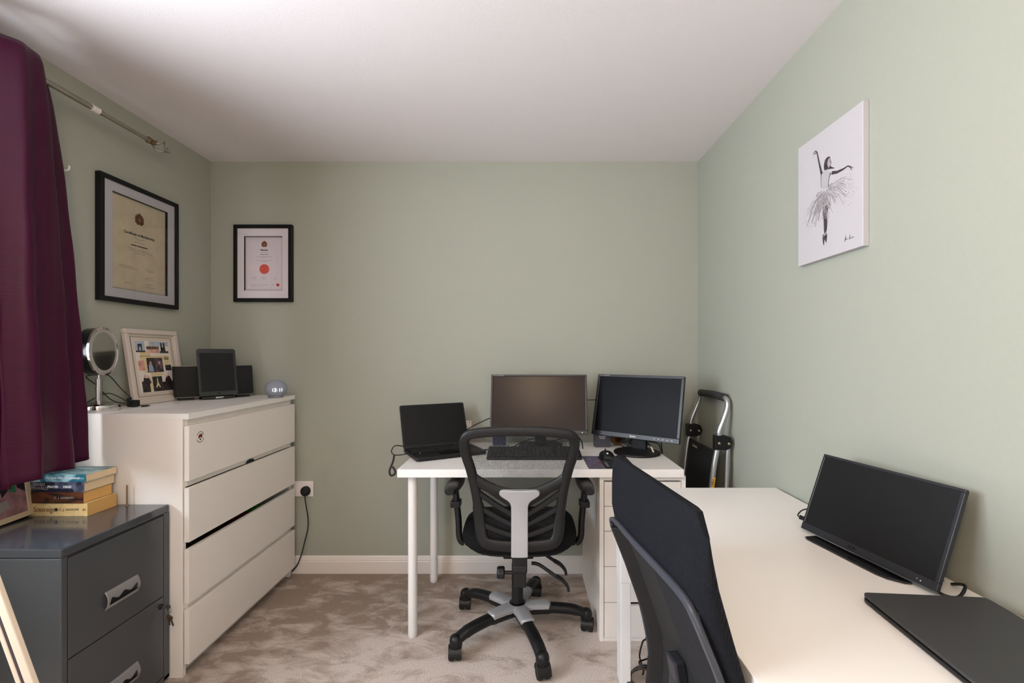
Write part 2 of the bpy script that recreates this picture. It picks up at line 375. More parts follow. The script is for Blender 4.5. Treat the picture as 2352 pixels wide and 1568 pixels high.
# ------------------------------------------------------------------ curtain rod and curtain
RX, RZ = -1.66, 2.172
rod = thing('curtain_rod', 'antique brass curtain pole with basket finial on the left wall', 'curtain rod', (RX, 2.0, RZ))
obj('pole', MB().cyl((RX, 0.2, RZ), (RX, 1.79, RZ), 0.0105).cyl((RX, 1.75, RZ), (RX, 2.02, RZ), 0.0085), M['steel'], rod, smooth=True)
obj('pole_joint', MB().cyl((RX, 1.742, RZ), (RX, 1.775, RZ), 0.0125), M['trim'], rod, smooth=True)['label'] = 'white plastic joint ring'
obj('collar', MB().lathe([(0.009,0),(0.014,0.003),(0.014,0.012),(0.010,0.02),(0.013,0.03),(0.006,0.045)], (RX, 2.005, RZ), (0,1,0), 20), M['brass'], rod, smooth=True)
b = MB()
for k in range(5):
    a0 = 2*PI*k/5; pts = []
    for i in range(15):
        t = i/14; a = a0+t*1.7; r = 0.030*math.sin(PI*(0.06+0.88*t))
        pts.append((RX+r*math.cos(a), 2.045+0.062*t, RZ+r*math.sin(a)))
    b.tube(pts, 0.0028, 6)
b.lathe([(0,-.006),(0.006,-0.002),(0.006,0.004),(0,0.008)], (RX, 2.047, RZ), (0,1,0), 12)
b.lathe([(0.004,0),(0.006,0.004),(0.003,0.008),(0.009,0.018),(0.009,0.024),(0.003,0.032),(0,0.034)], (RX, 2.102, RZ), (0,1,0), 14)
obj('finial', b, M['steel'], rod, smooth=True)
b = MB(); b.cyl((XL, 1.86, RZ-0.0), (RX, 1.86, RZ-0.0), 0.006).lathe([(0,0),(0.022,0),(0.018,0.008),(0,0.009)], (XL, 1.86, RZ), (1,0,0), 20)
b2 = MB(); b2.cyl((XL, 0.28, RZ), (RX, 0.28, RZ), 0.006).lathe([(0,0),(0.022,0),(0.018,0.008),(0,0.009)], (XL, 0.28, RZ), (1,0,0), 20)
obj('bracket', b2, M['steel'], rod, smooth=True)

def curtain():
    n, m = 150, 60
    top = [Vector((RX+0.072*math.sin(2*PI*(1.556-y)/0.40), y, 0)) for y in [1.612-0.41*i/n for i in range(n+1)]]
    key = [(-1.622,1.675),(-1.585,1.60),(-1.53,1.50),(-1.462,1.365),(-1.47,1.315),(-1.52,1.30),(-1.57,1.27),(-1.54,1.235),(-1.50,1.215)]
    sp = spline([(x, y, 0) for x, y in key], 20); bot = [sp[min(len(sp)-1, int(i/n*(len(sp)-1)))] for i in range(n+1)]
    rows = []
    for j in range(m+1):
        t = j/m; z = 2.212+(0.842-2.212)*t; k = t**0.5; row = []
        for i in range(n+1):
            p = top[i].lerp(bot[i], k)
            cr = 0.016*math.sin(i*0.21+1.2*t)*(0.3+0.8*t)+0.004*math.sin(i*0.47-2.1*t+1)*t+0.0012*math.sin(t*30+i*0.10)*(0.4+t)
            p = p+Vector((cr, cr*0.5, 0)); p.z = z - 0.010*t*math.sin(i*0.08)
            row.append(p)
        rows.append(row)
    return MB().grid(rows)
cu = thing('curtain', 'deep purple satin eyelet curtain gathered beside the window', 'curtain', (-1.6, 1.4, 0.85))
c1 = obj('curtain_panel', curtain(), M['satin'], cu, smooth=True, auto=80)
sm = c1.modifiers.new('solid', 'SOLIDIFY'); sm.thickness = 0.003
for y, s in ((1.556, 1), (1.356, -1)):
    nrm = Vector((-1, 0.95*1, 0)) if s > 0 else Vector((1, 0.95, 0))
    obj('eyelet', MB().lathe([(0.020,-0.004),(0.031,-0.004),(0.033,0),(0.031,0.004),(0.020,0.004),(0.020,-0.004)], (RX, y, RZ), (nrm.y, -nrm.x, 0) if 0 else (0.66*s, 0.75, 0), 28), M['steel'], cu, smooth=True)
hk = thing('wall_hook', 'small white tie-back hook on the wall beside the curtain edge', 'hook', (XL, 1.722, 1.925))
obj('hook_plate', MB().lathe([(0,0),(0.012,0),(0.011,0.004),(0,0.005)], (XL, 1.722, 1.925), (1,0,0), 16), M['sock'], hk, smooth=True)
obj('hook_arm', MB().tube(spline([(XL+.003,1.722,1.925),(XL+.025,1.724,1.921),(XL+.034,1.727,1.928),(XL+.034,1.727,1.94)], 5), 0.003), M['sock'], hk, smooth=True)

# ------------------------------------------------------------------ chest of drawers
DY0, DY1, DXF, DXB = 1.722, 2.522, -1.270, -1.744
dr = thing('chest_of_drawers', 'white four-drawer chest against the left wall under the certificate', 'chest of drawers', (-1.5, 2.12, 0))
b = MB(); b.box(DXB, -1.293, DY0, DY0+.018, 0, 0.978); b.box(DXB, -1.293, DY1-.018, DY1, 0, 0.978); b.box(DXB, DXB+.006, DY0, DY1, 0.05, 0.978)
b.box(DXB, -1.31, DY0+.018, DY1-.018, 0.03, 0.045)
obj('carcass', b, M['lam2'], dr, bevel=0.0008)
obj('top_panel', MB().box(DXB, DXF, DY0, DY1, 0.978, 1.0), M['lam'], dr, bevel=0.0008)
b = MB()
for z0, z1 in ((0.93, 0.978), (0.72, 0.76), (0.25, 0.29)): obj('rail', MB().box(-1.306, -1.2895, DY0+.018, DY1-.018, z0, z1), M['lam2'], dr)
obj('plinth', MB().box(-1.335, -1.318, DY0+.018, DY1-.018, 0.0, 0.075), M['lam2'], dr)
for i, (z0, z1) in enumerate(((0.744, 0.951), (0.512, 0.7165), (0.281, 0.484), (0.051, 0.255))):
    d = obj('drawer', MB().box(DXF-.018, DXF, DY0+.002, DY1-.002, z0, z1), M['lam2'], dr, bevel=0.0008)
    bx = MB(); zt = z1-.03
    bx.box(-1.70, DXF-.018, DY0+.03, DY0+.042, z0+.02, zt); bx.box(-1.70, DXF-.018, DY1-.042, DY1-.03, z0+.02, zt); bx.box(-1.70, -1.29, DY0+.03, DY1-.03, z0+.015, z0+.02); bx.box(-1.70,-1.69,DY0+.03,DY1-.03,z0+.02,zt)
    obj('drawer_box', bx, M['lam2'], d)
def cloth_pile(name, y0, y1, z0, z1, m, label, cat='clothes', x0=-1.66, x1=-1.302):
    rows = []; n = 14; mm = 20
    for i in range(n+1):
        row = []
        for j in range(mm+1):
            x = x1+(x0-x1)*i/n; y = y0+(y1-y0)*j/mm
            e = min(1, 4*min(i+0.3, n-i)/n)*min(1, 5*min(j, mm-j)/mm)
            row.append((x, y, z0+(z1-z0)*max(0, e)**0.5*(0.85+0.12*math.sin(j*1.3+i*.7)+0.06*math.sin(i*2.1))))
        rows.append(row)
    mb = MB().grid(rows); k = len(mb.v); base = [(x0, y0, z0), (x1, y0, z0), (x1, y1, z0), (x0, y1, z0)]
    mb.add(base, [(0,1,2,3)])
    o = obj(name, mb, m, smooth=True); tag(o, label, cat); return o
cd = mat('dark_cloth', rgb(30, 24, 22), 0.9, var=0.4, vscale=20); cr_ = mat('crimson_cloth', rgb(96, 24, 38), 0.9, var=0.5, vscale=40); cg = mat('green_print_cloth', rgb(74, 140, 50), 0.9, var=0.55, vscale=60)
cloth_pile('folded_clothes', 1.78, 2.16, 0.301, 0.497, cd, 'dark brown folded clothes showing in the gap under the second drawer')
cloth_pile('folded_clothes', 2.175, 2.25, 0.301, 0.500, cr_, 'crimson folded cloth between brown and green ones in the drawer gap')
cloth_pile('folded_clothes', 2.265, 2.36, 0.301, 0.500, cg, 'green patterned folded cloth showing in the drawer gap')
obj('rail_cutout_shade', MB().prism([(.034*math.cos(a), .017*math.sin(a)**.8) for a in [PI*k/12 for k in range(13)]], (-1.2892, 2.14, .7168), (0,1,0), (0,0,1), (1,0,0), .0004), M['gap'], dr)  # dark half-disc painting the shade of a hole in the rail
# sticker with red van between two arcs on the top drawer
SY, SZ = 1.784, 0.901
st = thing('sticker', 'small round sticker with a red van on the top drawer front', 'sticker', (DXF, SY, SZ))
obj('sticker_film', MB().lathe([(0,0),(0.0215,0),(0.0215,0.0003),(0,0.0003)], (DXF, SY, SZ), (1,0,0), 28), M['lam2'], st)
b = MB()
for a0, a1 in ((20, 160), (200, 340)):
    pts = [(DXF+.0005, SY+0.0195*math.cos(math.radians(a)), SZ+0.0205*math.sin(math.radians(a))) for a in range(a0, a1+1, 7)]
    b.ribbon(pts, 0.0011, 0.0003, (1,0,0), n=6)
obj('printed_arcs', b, M['ink'], st)
b = MB(); b.prism([(-.011,-.003),(.011,-.003),(.011,.009),(-.001,.010),(-.009,.006)], (DXF+.0004, SY, SZ+.002), (0,1,0), (0,0,1), (1,0,0), .0003)
obj('printed_van', b, M['redd'], st)
b = MB()
for dy, dz, r in ((-.007,-.002,.003),(.007,-.002,.003),(0,-.009,.0035)): b.lathe([(0,0),(r,0),(r,.0004),(0,.0004)], (DXF+.0006, SY+dy, SZ+dz), (1,0,0), 14)
obj('printed_wheels', b, M['ink'], st)

# ------------------------------------------------------------------ filing cabinet
FX, FXB, FY0, FY1, FZ = -1.338, -1.738, 1.316, 1.716, 0.66
fc = thing('filing_cabinet', 'slate grey two-drawer metal filing cabinet in front of the white chest', 'filing cabinet', (-1.54, 1.516, 0))
obj('cabinet_body', MB().box(FXB, FX-.003, FY0+.0005, FY1-.0005, 0.012, 0.632), M['grey'], fc, bevel=0.003)
b = MB(); b.box(FXB, FX, FY0, FY1, 0.633, FZ); obj('cabinet_top', b, M['greyt'], fc, bevel=0.004)
b = MB(); b.box(FX-.004, FX, FY0, FY0+.017, 0.012, 0.633); b.box(FX-.004, FX, FY1-.026, FY1, 0.012, 0.633); b.box(FX-.004, FX, FY0, FY1, 0.012, 0.026)
obj('front_frame', b, M['grey'], fc, bevel=0.001)
b = MB(); b.box(FX-.0035, FX-.002, FY0+.016, FY1-.024, 0.02, 0.634); obj('drawer_gap_shade', b, M['gap'], fc)  # dark sheet standing in for the shade between the drawers
def cab_drawer(z0, z1):
    d = obj('drawer', MB().box(FX-.003, FX+.0005, FY0+.0195, FY1-.0285, z0, z1), M['grey'], fc, bevel=0.0015)
    hz, hy = z0+0.105, 1.512; hh, hw = 0.030, 0.062
    # curved plate handle: bowed face with an opening whose upper lip has finger waves
    def face(y, z): return FX+0.0015+0.011*(1-((z-hz)/hh)**2)
    n = 30; mb = MB(); yy = [hy-hw+2*hw*i/n for i in range(n+1)]
    def lip(y):
        q = (y-hy)/hw; return hz+0.002+0.0055*math.cos(q*2.6*PI)*(1 if abs(q) < .8 else .4)
    up = [[(face(y, z), y, z) for y in yy] for z in ()]
    rows = []
    for k in range(6):
        rows.append([(face(y, lip(y)+(hz+hh-lip(y))*k/5 if abs(y-hy) < hw*.84 else hz-hh*0.6+(hh*1.6)*k/5), y, (lip(y)+(hz+hh-lip(y))*k/5 if abs(y-hy) < hw*.84 else hz-hh*0.6+(hh*1.6)*k/5)) for y in yy])
    mb.grid(rows)
    mb.grid([[(face(y, hz-hh+hh*0.42*k/3), y, hz-hh+hh*0.42*k/3) for y in yy] for k in range(4)])
    h = obj('handle', mb, M['hand'], d, smooth=True, auto=60); s_ = h.modifiers.new('s', 'SOLIDIFY'); s_.thickness = 0.002
    obj('handle_recess_shade', MB().box(FX+.0006, FX+.0012, hy-hw*.86, hy+hw*.86, hz-hh*.62, hz+hh*.5), M['gap'], h)  # dark plate painting the shade inside the handle opening
cab_drawer(0.330, 0.626); cab_drawer(0.030, 0.3265)
obj('lock', MB().lathe([(0.0095,0),(0.0095,0.004),(0.008,0.006),(0,0.006)], (FX, 1.673, 0.297), (1,0,0), 20), M['blackm'], fc, smooth=True)
ks = thing('key_bunch', 'small bunch of keys hanging from the filing cabinet lock', 'keys', (FX+.01, 1.673, 0.297))
obj('key', MB().box(FX+.006, FX+.024, 1.672, 1.674, 0.294, 0.300).lathe([(0,0),(.009,0),(.009,.002),(0,.002)], (FX+.030, 1.672, 0.297), (0,1,0), 16), M['steel'], ks)
obj('key_ring', MB().tube([(FX+.030+.011*math.cos(a), 1.674+.002*math.sin(a), 0.284+.012*math.sin(a)) for a in [2*PI*i/20 for i in range(20)]], 0.0008, 6, closed=True), M['steel'], ks)
for k, (dx, dz, tl) in enumerate(((.030, .258, .1), (.034, .252, .35))):
    c_ = Vector((FX+dx, 1.675+.003*k, dz)); u = Vector((math.sin(tl), 0, -math.cos(tl))); v = Vector((math.cos(tl), 0, math.sin(tl)))
    obj('key', MB().lathe([(0,-.001),(.0085,-.001),(.0085,.001),(0,.001)], c_, (0,1,0), 14).obox(c_+u*.018, u, Vector((0,1,0)), v, .012, .001, .0028), M['brass'], ks)

# paperbacks: spine towards the room, pages on the right
def paperback(name, label, x0, x1, y0, y1, z0, z1, cover, pages):
    t = thing(name, label, 'book', ((x0+x1)/2, (y0+y1)/2, z0), group='stack of paperbacks on the filing cabinet')
    e = 0.0008
    cv = MB()
    # cover wraps: bottom, spine, top
    cv.box(x0, x1, y0, y1, z0, z0+e); cv.box(x0, x1, y0, y1, z1-e, z1); cv.box(x0, x1, y0-.0002, y0+.0015, z0, z1)
    o = obj('cover', cv, cover, t)
    obj('page_block', MB().box(x0+.0008, x1-.0008, y0+.0015, y1-.001, z0+e, z1-e), pages, t)
    return t
def covermat(name, c1, c2, scale, p0=.42, p1=.58, st=(1,1,1)):
    m = mat(name, c1, 0.35, coat=0.2); nt = m.node_tree; b_ = nt.nodes['Principled BSDF']
    tc = nt.nodes.new('ShaderNodeTexCoord'); mp = nt.nodes.new('ShaderNodeMapping'); mp.inputs['Scale'].default_value = st
    n = nt.nodes.new('ShaderNodeTexNoise'); n.inputs['Scale'].default_value = scale; n.inputs['Distortion'].default_value = 1
    r = nt.nodes.new('ShaderNodeValToRGB'); r.color_ramp.elements[0].position = p0; r.color_ramp.elements[0].color = c1
    r.color_ramp.elements[1].position = p1; r.color_ramp.elements[1].color = c2
    nt.links.new(tc.outputs['Object'], mp.inputs[0]); nt.links.new(mp.outputs[0], n.inputs['Vector']); nt.links.new(n.outputs['Fac'], r.inputs[0]); nt.links.new(r.outputs[0], b_.inputs['Base Color'])
    return m
Z = (0.66, 0.7045, 0.7435, 0.779, 0.8045)
b1 = paperback('paperback', 'thick cream-spined yellowed paperback at the bottom of the stack', -1.731, -1.526, 1.590, 1.706, Z[0], Z[1], covermat('cream_cover', rgb(226, 198, 142), rgb(214, 184, 128), 30), M['pageo'])
b2_ = paperback('paperback', 'brown and black spined yellowed paperback second from the bottom', -1.738, -1.539, 1.588, 1.700, Z[1], Z[2], covermat('brown_cover', rgb(92, 50, 28), rgb(34, 24, 22), 14, st=(1,1,3)), M['pageo'])
b3 = paperback('paperback', 'navy spined paperback with white title letters, third in the stack', -1.735, -1.537, 1.589, 1.708, Z[2], Z[3], covermat('navy_cover', rgb(24, 28, 44), rgb(92, 98, 120), 22, .5, .7), M['pages'])
b4 = paperback('paperback', 'teal spined paperback lying on top of the stack', -1.730, -1.530, 1.589, 1.710, Z[3], Z[4], covermat('teal_cover', rgb(26, 92, 108), rgb(150, 186, 192), 16, .46, .62, (1, 3, 1)), M['pages'])
def spt(bk, body, x, z, size, m, sq=1, name='spine_text', y=1.5885, al='CENTER', bold=0): return text(name, body, size, m, bk, (x, y, z), (1,0,0), (0,0,1), al, 0.0002, sq, bold)
brn = mat('brown_print', rgb(122, 74, 40), .7)
spt(b1, 'Sovereign', -1.676, .682, .026, brn, .74, y=1.5893); spt(b1, 'C. J. SANSOM', -1.590, .682, .0115, M['ink'], 1.0, y=1.5893); spt(b1, '#1', -1.536, .682, .012, M['redd'], y=1.5893)
obj('spine_emblem', MB().lathe([(0,0),(.0062,0),(.0062,.0004),(0,.0004)], (-1.6345, 1.5897, .682), (0,-1,0), 20), M['ink'], b1)
spt(b2_, 'C. J. SANSOM', -1.606, .7235, .0105, M['inkl'], 1.1, y=1.5873); spt(b2_, '#1', -1.548, .7235, .010, M['redd'], y=1.5873)
spt(b3, 'JAMES\nOSWALD', -1.692, .763, .0135, M['inkl'], 1.1, y=1.5883); spt(b3, 'PRAYER', -1.645, .7615, .0115, M['text'], .95, y=1.5883, bold=.0003); spt(b3, 'DEAD', -1.595, .7615, .0115, M['text'], .95, y=1.5883, bold=.0003)
spt(b4, 'The Girls Who Disappeared', -1.612, .7925, .0112, M['text'], .92, y=1.5883)
sc = thing('screw', 'long brass screw standing on its head beside the paperbacks', 'screw', (-1.484, 1.70, FZ))
obj('screw_head', MB().lathe([(0,0),(.0065,0),(.0065,.001),(.003,.005),(0,.005)], (-1.484,1.70,FZ), n=16), M['brass'], sc, smooth=True)
pr = [(.0022,.004)]
for k in range(46): pr += [(.0030 if k % 2 else .0022, .006+.0015*k)]
obj('screw_shank', MB().lathe(pr+[(0, .078)], (-1.484,1.70,FZ), n=12), M['brass'], sc)

# patchwork picture behind the books
pc = thing('picture', 'patchwork-patterned picture in a pale frame leaning behind the paperbacks under the curtain', 'picture', (-1.715, 1.45, FZ))
U = Vector((-0.06, 1, 0.03)).normalized(); V = Vector((-0.10, 0, 1)); V = (V-U*V.dot(U)).normalized(); N = U.cross(V); PC = Vector((-1.722, 1.46, FZ+0.088))
b = MB()
for u0, u1, v0, v1 in ((-.13,.13,-.085,-.068),(-.13,.13,.068,.085),(-.13,-.115,-.068,.068),(.115,.13,-.068,.068)):
    b.obox(PC+U*(u0+u1)/2+V*(v0+v1)/2, U, V, N, (u1-u0)/2, (v1-v0)/2, .007)
obj('picture_frame', b, M['pages'], pc, bevel=.001)
obj('print', MB().obox(PC, U, V, N, .115, .068, .003), mat('dusty_pink_print', rgb(150, 110, 112), .7, var=.25, vscale=30), pc)
for nm, cc, ps in (('dark_patches', rgb(28, 24, 24), [[(-.02,.0),(.0,-.03),(.02,.0),(.03,.05),(-.03,.06)],[(.04,.0),(.06,.02),(.055,.06),(.03,.06)],[(.09,.02),(.114,.0),(.114,.06),(.085,.06)]]),
                   ('green_patch', rgb(36, 120, 74), [[(.065,.015),(.085,.005),(.083,.06),(.062,.06)]]), ('grey_patch', rgb(160, 150, 142), [[(.02,-.05),(.06,-.04),(.055,-.01),(.025,-.015)]])):
    b = MB()
    for p in ps: b.prism(p, PC+N*.0031, U, V, N, .0004)
    obj(nm, b, mat(nm+'_ink', cc, .7), pc)

# leaning two-railed frame, lower left
lf = thing('leaning_frame', 'pair of cream white rails leaning towards the wall at lower left before the grey cabinet', 'frame', (-1.09, 1.15, 0))
d = Vector((-0.342, 0, 0.94)).normalized(); u = Vector((0.94, 0, 0.342)).normalized()
q0 = Vector((-1.077, 1.13, 0.010)); L_ = 1.80
crm = mat('cream_white_plastic', rgb(236, 220, 200), .5)
obj('rail', MB().obox(q0+d*L_/2+u*.0, d, u, (0,1,0), L_/2, .0105, .007), crm, lf, bevel=.003)
obj('rail', MB().obox(q0+d*L_/2-u*.0255, d, u, (0,1,0), L_/2, .006, .007), crm, lf, bevel=.003)
obj('groove', MB().obox(q0+d*L_/2-u*.0145, d, u, (0,1,0), L_/2-.004, .0055, .0045), mat('dark_groove', rgb(70,60,66), .6), lf)

# ------------------------------------------------------------------ things on the chest
# make-up mirror
mc = Vector((-1.688, 1.806, 1.0))
mm_ = thing('makeup_mirror', 'round chrome make-up mirror on a stand at the curtain end of the chest', 'mirror', mc)
obj('base', MB().lathe([(0,0),(.064,0),(.066,.003),(.066,.022),(.064,.025),(.046,.032),(.018,.038),(.011,.041),(0,.041)], mc, n=48), M['chrome'], mm_, smooth=True)
obj('stem', MB().cyl(mc+X(0,0,.036), mc+X(0,0,.086), .0105).cyl(mc+X(0,0,.086), mc+X(0,0,.090), .0125).cyl(mc+X(0,0,.09), mc+X(0,0,.128), .0105).cyl(mc+X(0,0,.128), mc+X(0,0,.145), .005), M['chrome'], mm_, smooth=True)
hn = Vector((math.cos(math.radians(16)), math.sin(math.radians(16)), 0.03)).normalized(); hc = mc+X(.001, 0, .236)
obj('mirror_housing', MB().lathe([(0,-.032),(.080,-.032),(.093,-.026),(.0945,.006),(.0945,.014),(.091,.017),(.080,.015)], hc, hn, 56), M['blackg'], mm_, smooth=True)
obj('chrome_ring', MB().lathe([(.0935,.009),(.0965,.010),(.0965,.017),(.090,.0195),(.088,.017)], hc, hn, 56), M['chrome'], mm_, smooth=True)
obj('light_ring', MB().lathe([(.0885,.0165),(.0885,.0172),(.076,.0172),(.076,.016)], hc, hn, 56), mat('frosted_ring', rgb(170,165,158), .5), mm_)
obj('mirror_glass', MB().lathe([(0,.0168),(.0765,.0168),(.0765,.016),(0,.016)], hc, hn, 56), M['mirror'], mm_)
# black cable with plug behind the mirror
cb = thing('mirror_cable', 'black cable with plug lying between the mirror and the collage frame', 'cable', (-1.69, 1.93, 1.0))
obj('cable', MB().tube(spline([(-1.75,1.80,1.022),(-1.745,1.86,1.05),(-1.735,1.90,1.062),(-1.72,1.93,1.045),(-1.70,1.955,1.02),(-1.675,1.96,1.012),(-1.715,1.90,1.03),(-1.74,1.85,1.10),(-1.752,1.82,1.135),(-1.745,1.86,1.14),(-1.735,1.90,1.137),(-1.71,1.93,1.08),(-1.685,1.955,1.035)], 6), .0019, 6), M['blackm'], cb, smooth=True)
obj('plug', MB().box(-1.70,-1.665,1.945,1.975,1.0,1.028).box(-1.672,-1.655,1.930,1.955,1.0,1.012).cyl((-1.70,1.95,1.03),(-1.70,1.968,1.036),.006), M['blackm'], cb, bevel=.004)
obj('cord_end', MB().tube(spline([(-1.665,1.955,1.008),(-1.64,1.96,1.003),(-1.625,1.972,1.003),(-1.64,1.985,1.003),(-1.66,1.975,1.003),(-1.63,1.965,1.003),(-1.615,1.95,1.003),(-1.625,1.93,1.003)], 6), .0017, 6), M['blackm'], cb, smooth=True)

# collage frame leaning on the wall
cf = thing('collage_frame', 'cream photo frame with a collage of travel photos leaning on the wall', 'picture', (-1.70, 2.13, 1.0))
U = Vector((0, 1, 0)); V = Vector((-0.150, 0, 1)).normalized(); N = U.cross(V)   # N faces the room
if N.x < 0: N = -N
FW, FH = .300, .342; FC = Vector((-1.700, 2.136, 1.0))+V*(FH/2+.001)
b = MB(); t_ = .022
for u0, u1, v0, v1 in ((-FW/2,FW/2,-FH/2,-FH/2+t_),(-FW/2,FW/2,FH/2-t_,FH/2),(-FW/2,-FW/2+t_,-FH/2+t_,FH/2-t_),(FW/2-t_,FW/2,-FH/2+t_,FH/2-t_)):
    b.obox(FC+U*(u0+u1)/2+V*(v0+v1)/2-N*.004, U, V, N, (u1-u0)/2, (v1-v0)/2, .009)
obj('frame', b, mat('cream_lacquer', rgb(206,194,186), .3), cf, bevel=.003)
b = MB(); i0 = .012
for s0, wd in ((0, FW/2-t_), ):
    pass
b.obox(FC-N*.008, U, V, N, FW/2-t_, FH/2-t_, .002); obj('mount', b, mat('stone_mount', rgb(206,194,180), .7), cf)
b = MB()
for u0, u1, v0, v1 in ((-.116,.116,-.137,-.1355),(-.116,.116,.1355,.137),(-.116,-.1145,-.137,.137),(.1145,.116,-.137,.137)):
    b.obox(FC+U*(u0+u1)/2+V*(v0+v1)/2-N*.0055, U, V, N, (u1-u0)/2, (v1-v0)/2, .0008)
obj('bead', b, mat('bead_brown', rgb(130,112,100), .5), cf)
def patch(nm, col, rects, lay=0, polys=(), var=0.0, vs=40, lab=None):
    base = FC-N*(.0058-.0003*lay); m = mat(nm+'_print', col, .5, var=var, vscale=vs)
    for u0, u1, v0, v1 in rects: obj(nm, MB().obox(base+U*(u0+u1)/2+V*(v0+v1)/2, U, V, N, abs(u1-u0)/2, abs(v1-v0)/2, .0002), m, cf)
    for p in polys: obj(nm, MB().prism(p, base, U, V, N, .0003), m, cf)
patch('collage_paper', rgb(226,216,208), [(-.100,.100,-.120,.120)])
patch('tan_card', rgb(216,196,150), [(-.075,-.02,.045,.066),(-.08,.085,.030,.050),(-.062,-.045,-.03,.03),(.055,.09,-.01,.045),(-.03,.035,-.045,-.028),(-.045,-.03,-.115,-.05)], 1)
patch('sky_photo', rgb(168,178,190), [(-.098,-.045,.075,.118),(-.02,.095,.095,.118)], 1, var=.1)
patch('dark_photo', rgb(48,42,42), [(-.046,.002,-.028,.040),(.058,.094,-.022,.005),(-.028,.028,-.118,-.048),(-.088,-.045,-.118,-.068),(.028,.098,-.118,-.075)], 2, var=.95, vs=130)
patch('plum_photo', rgb(84,68,74), [(.002,.046,-.028,.040)], 2, var=.7, vs=60)
patch('brown_panorama', rgb(96,70,58), [(-.035,.035,.080,.094)], 2, var=.8, vs=150)
patch('pink_strip', rgb(204,160,146), [(-.035,.035,.062,.080)], 2, var=.2)
patch('pink_photo', rgb(204,148,136), [(-.093,-.060,-.018,.028)], 2, var=.2)
patch('stone_arch', rgb(56,58,70), [], 3, [[(-.083,.073),(-.083,.104),(-.060,.106),(-.060,.073),(-.066,.073),(-.067,.092),(-.076,.092),(-.077,.073)]])
patch('twin_tower', rgb(58,54,54), [(.046,.056,.070,.112),(.062,.072,.070,.112),(.046,.072,.068,.090),(-.096,-.045,.066,.074),(.038,.090,.062,.072)], 3)
patch('blurred_figure', rgb(150,160,186), [], 3, [[(-.040,-.025),(-.038,.005),(-.028,.016),(-.016,.004),(-.012,-.025)]])
patch('blurred_face', rgb(206,160,146), [], 3, [[(-.033,.013),(-.028,.024),(-.021,.022),(-.021,.010)],[(.018,.010),(.022,.024),(.029,.022),(.028,.010)],[(-.072,-.050),(-.070,-.038),(-.062,-.038),(-.062,-.050)],[(-.056,-.054),(-.054,-.042),(-.046,-.043),(-.046,-.054)],[(.050,-.058),(.052,-.046),(.060,-.046),(.060,-.058)],[(.062,-.048),(.064,-.038),(.071,-.038),(.071,-.048)]])
patch('dark_coat', rgb(38,28,30), [], 3, [[(-.082,-.078),(-.074,-.05),(-.060,-.054),(-.046,-.054),(-.036,-.075),(-.05,-.085)],[(.044,-.078),(.050,-.058),(.062,-.05),(.074,-.048),(.094,-.09),(.06,-.11)]], var=.9, vs=140)
patch('lit_spire', rgb(226,206,160), [], 3, [[(-.001,-.055),(-.006,-.085),(-.014,-.100),(-.008,-.100),(0,-.088),(.008,-.100),(.014,-.100),(.006,-.085),(.001,-.055)]], var=.3)

# speaker dock
A = Vector((-1.690, 2.200, 0)); B = Vector((-1.462, 2.455, 0)); du = (B-A).normalized(); fw = Vector((du.y, -du.x, 0))
sd = thing('speaker_dock', 'black wide speaker dock standing behind the tablet on the chest', 'speaker', ((A+B)/2+X(0,0,1.0)))
Wd = (B-A).length; rings = []
for i in range(25):
    t = i/24; c = A.lerp(B, t); bow = 0.020*(1-(2*t-1)**2)+0.0
    z0, z1, ln = 1.014, 1.166, 0.022
    fr = [(fw*bow, z0), (fw*(bow+.004), z0+.02), (fw*(bow-ln*.6), z1-.006), (fw*(bow-ln*.7-.004), z1), (-fw*.058-fw*ln*.2, z1), (-fw*.060, z1-.006), (-fw*.05, z0)]
    rings.append([c+f+X(0,0,z) for f, z in fr])
obj('speaker_body', MB().loft(rings), mat('black_grille_cloth', rgb(16,16,17), .75, bump=.4, bscale=900), sd, smooth=True, bevel=.002)
obj('silver_trim', MB().tube([r[0]+fw*.002+X(0,0,.001) for r in rings], .0016, 6).tube([r[3]+X(0,0,.0005) for r in rings], .0013, 6), M['steel'], sd, smooth=True)
obj('foot', MB().obox(A.lerp(B,.14)+X(0,0,1.007)-fw*.015, du, fw, (0,0,1), .03, .02, .007), M['blackm'], sd)
obj('foot', MB().obox(A.lerp(B,.86)+X(0,0,1.007)-fw*.015, du, fw, (0,0,1), .03, .02, .007), M['blackm'], sd)
mid = A.lerp(B, .5)
obj('dock_tray', MB().loft([[mid+du*x+fw*y+X(0,0,z) for x, y in [(-.075,.0),(-.070,.045),(-.04,.064),(.04,.064),(.070,.045),(.075,.0)]] for z in (1.002, 1.016)]), M['blackg'], sd, bevel=.002)
text('maker_name', 'SONY', .011, M['text'], sd, mid+fw*.0645+X(0,0,1.0095), du, (0,0,1), bold=.0003, squeeze=1.15)
# tablet
tb = thing('tablet', 'black tablet standing upright in the speaker dock', 'tablet', mid+fw*.03+X(0,0,1.018))
R_ = Matrix.Rotation(math.radians(50), 4, 'Z') @ Matrix.Rotation(math.radians(-12), 4, 'X')
tu, tn, tv = (R_ @ Vector((1,0,0))), (R_ @ Vector((0,-1,0))), (R_ @ Vector((0,0,1)))
tcn = mid+fw*.054+X(0,0,1.018)+tv*.120
pl = rrect(.170, .240, .012)
obj('tablet_body', MB().prism(pl, tcn-tn*.004, tu, tv, tn, .0075), M['blackg'], tb, bevel=.001)
obj('display', MB().prism([(-.074,-.098),(.074,-.098),(.074,.098),(-.074,.098)], tcn+tn*.0036, tu, tv, tn, .0003), M['screen'], tb)
obj('home_button', MB().lathe([(0,0),(.006,0),(.006,.0003),(0,.0003)], tcn+tn*.0037-tv*.109, tn, 16), M['black'], tb)
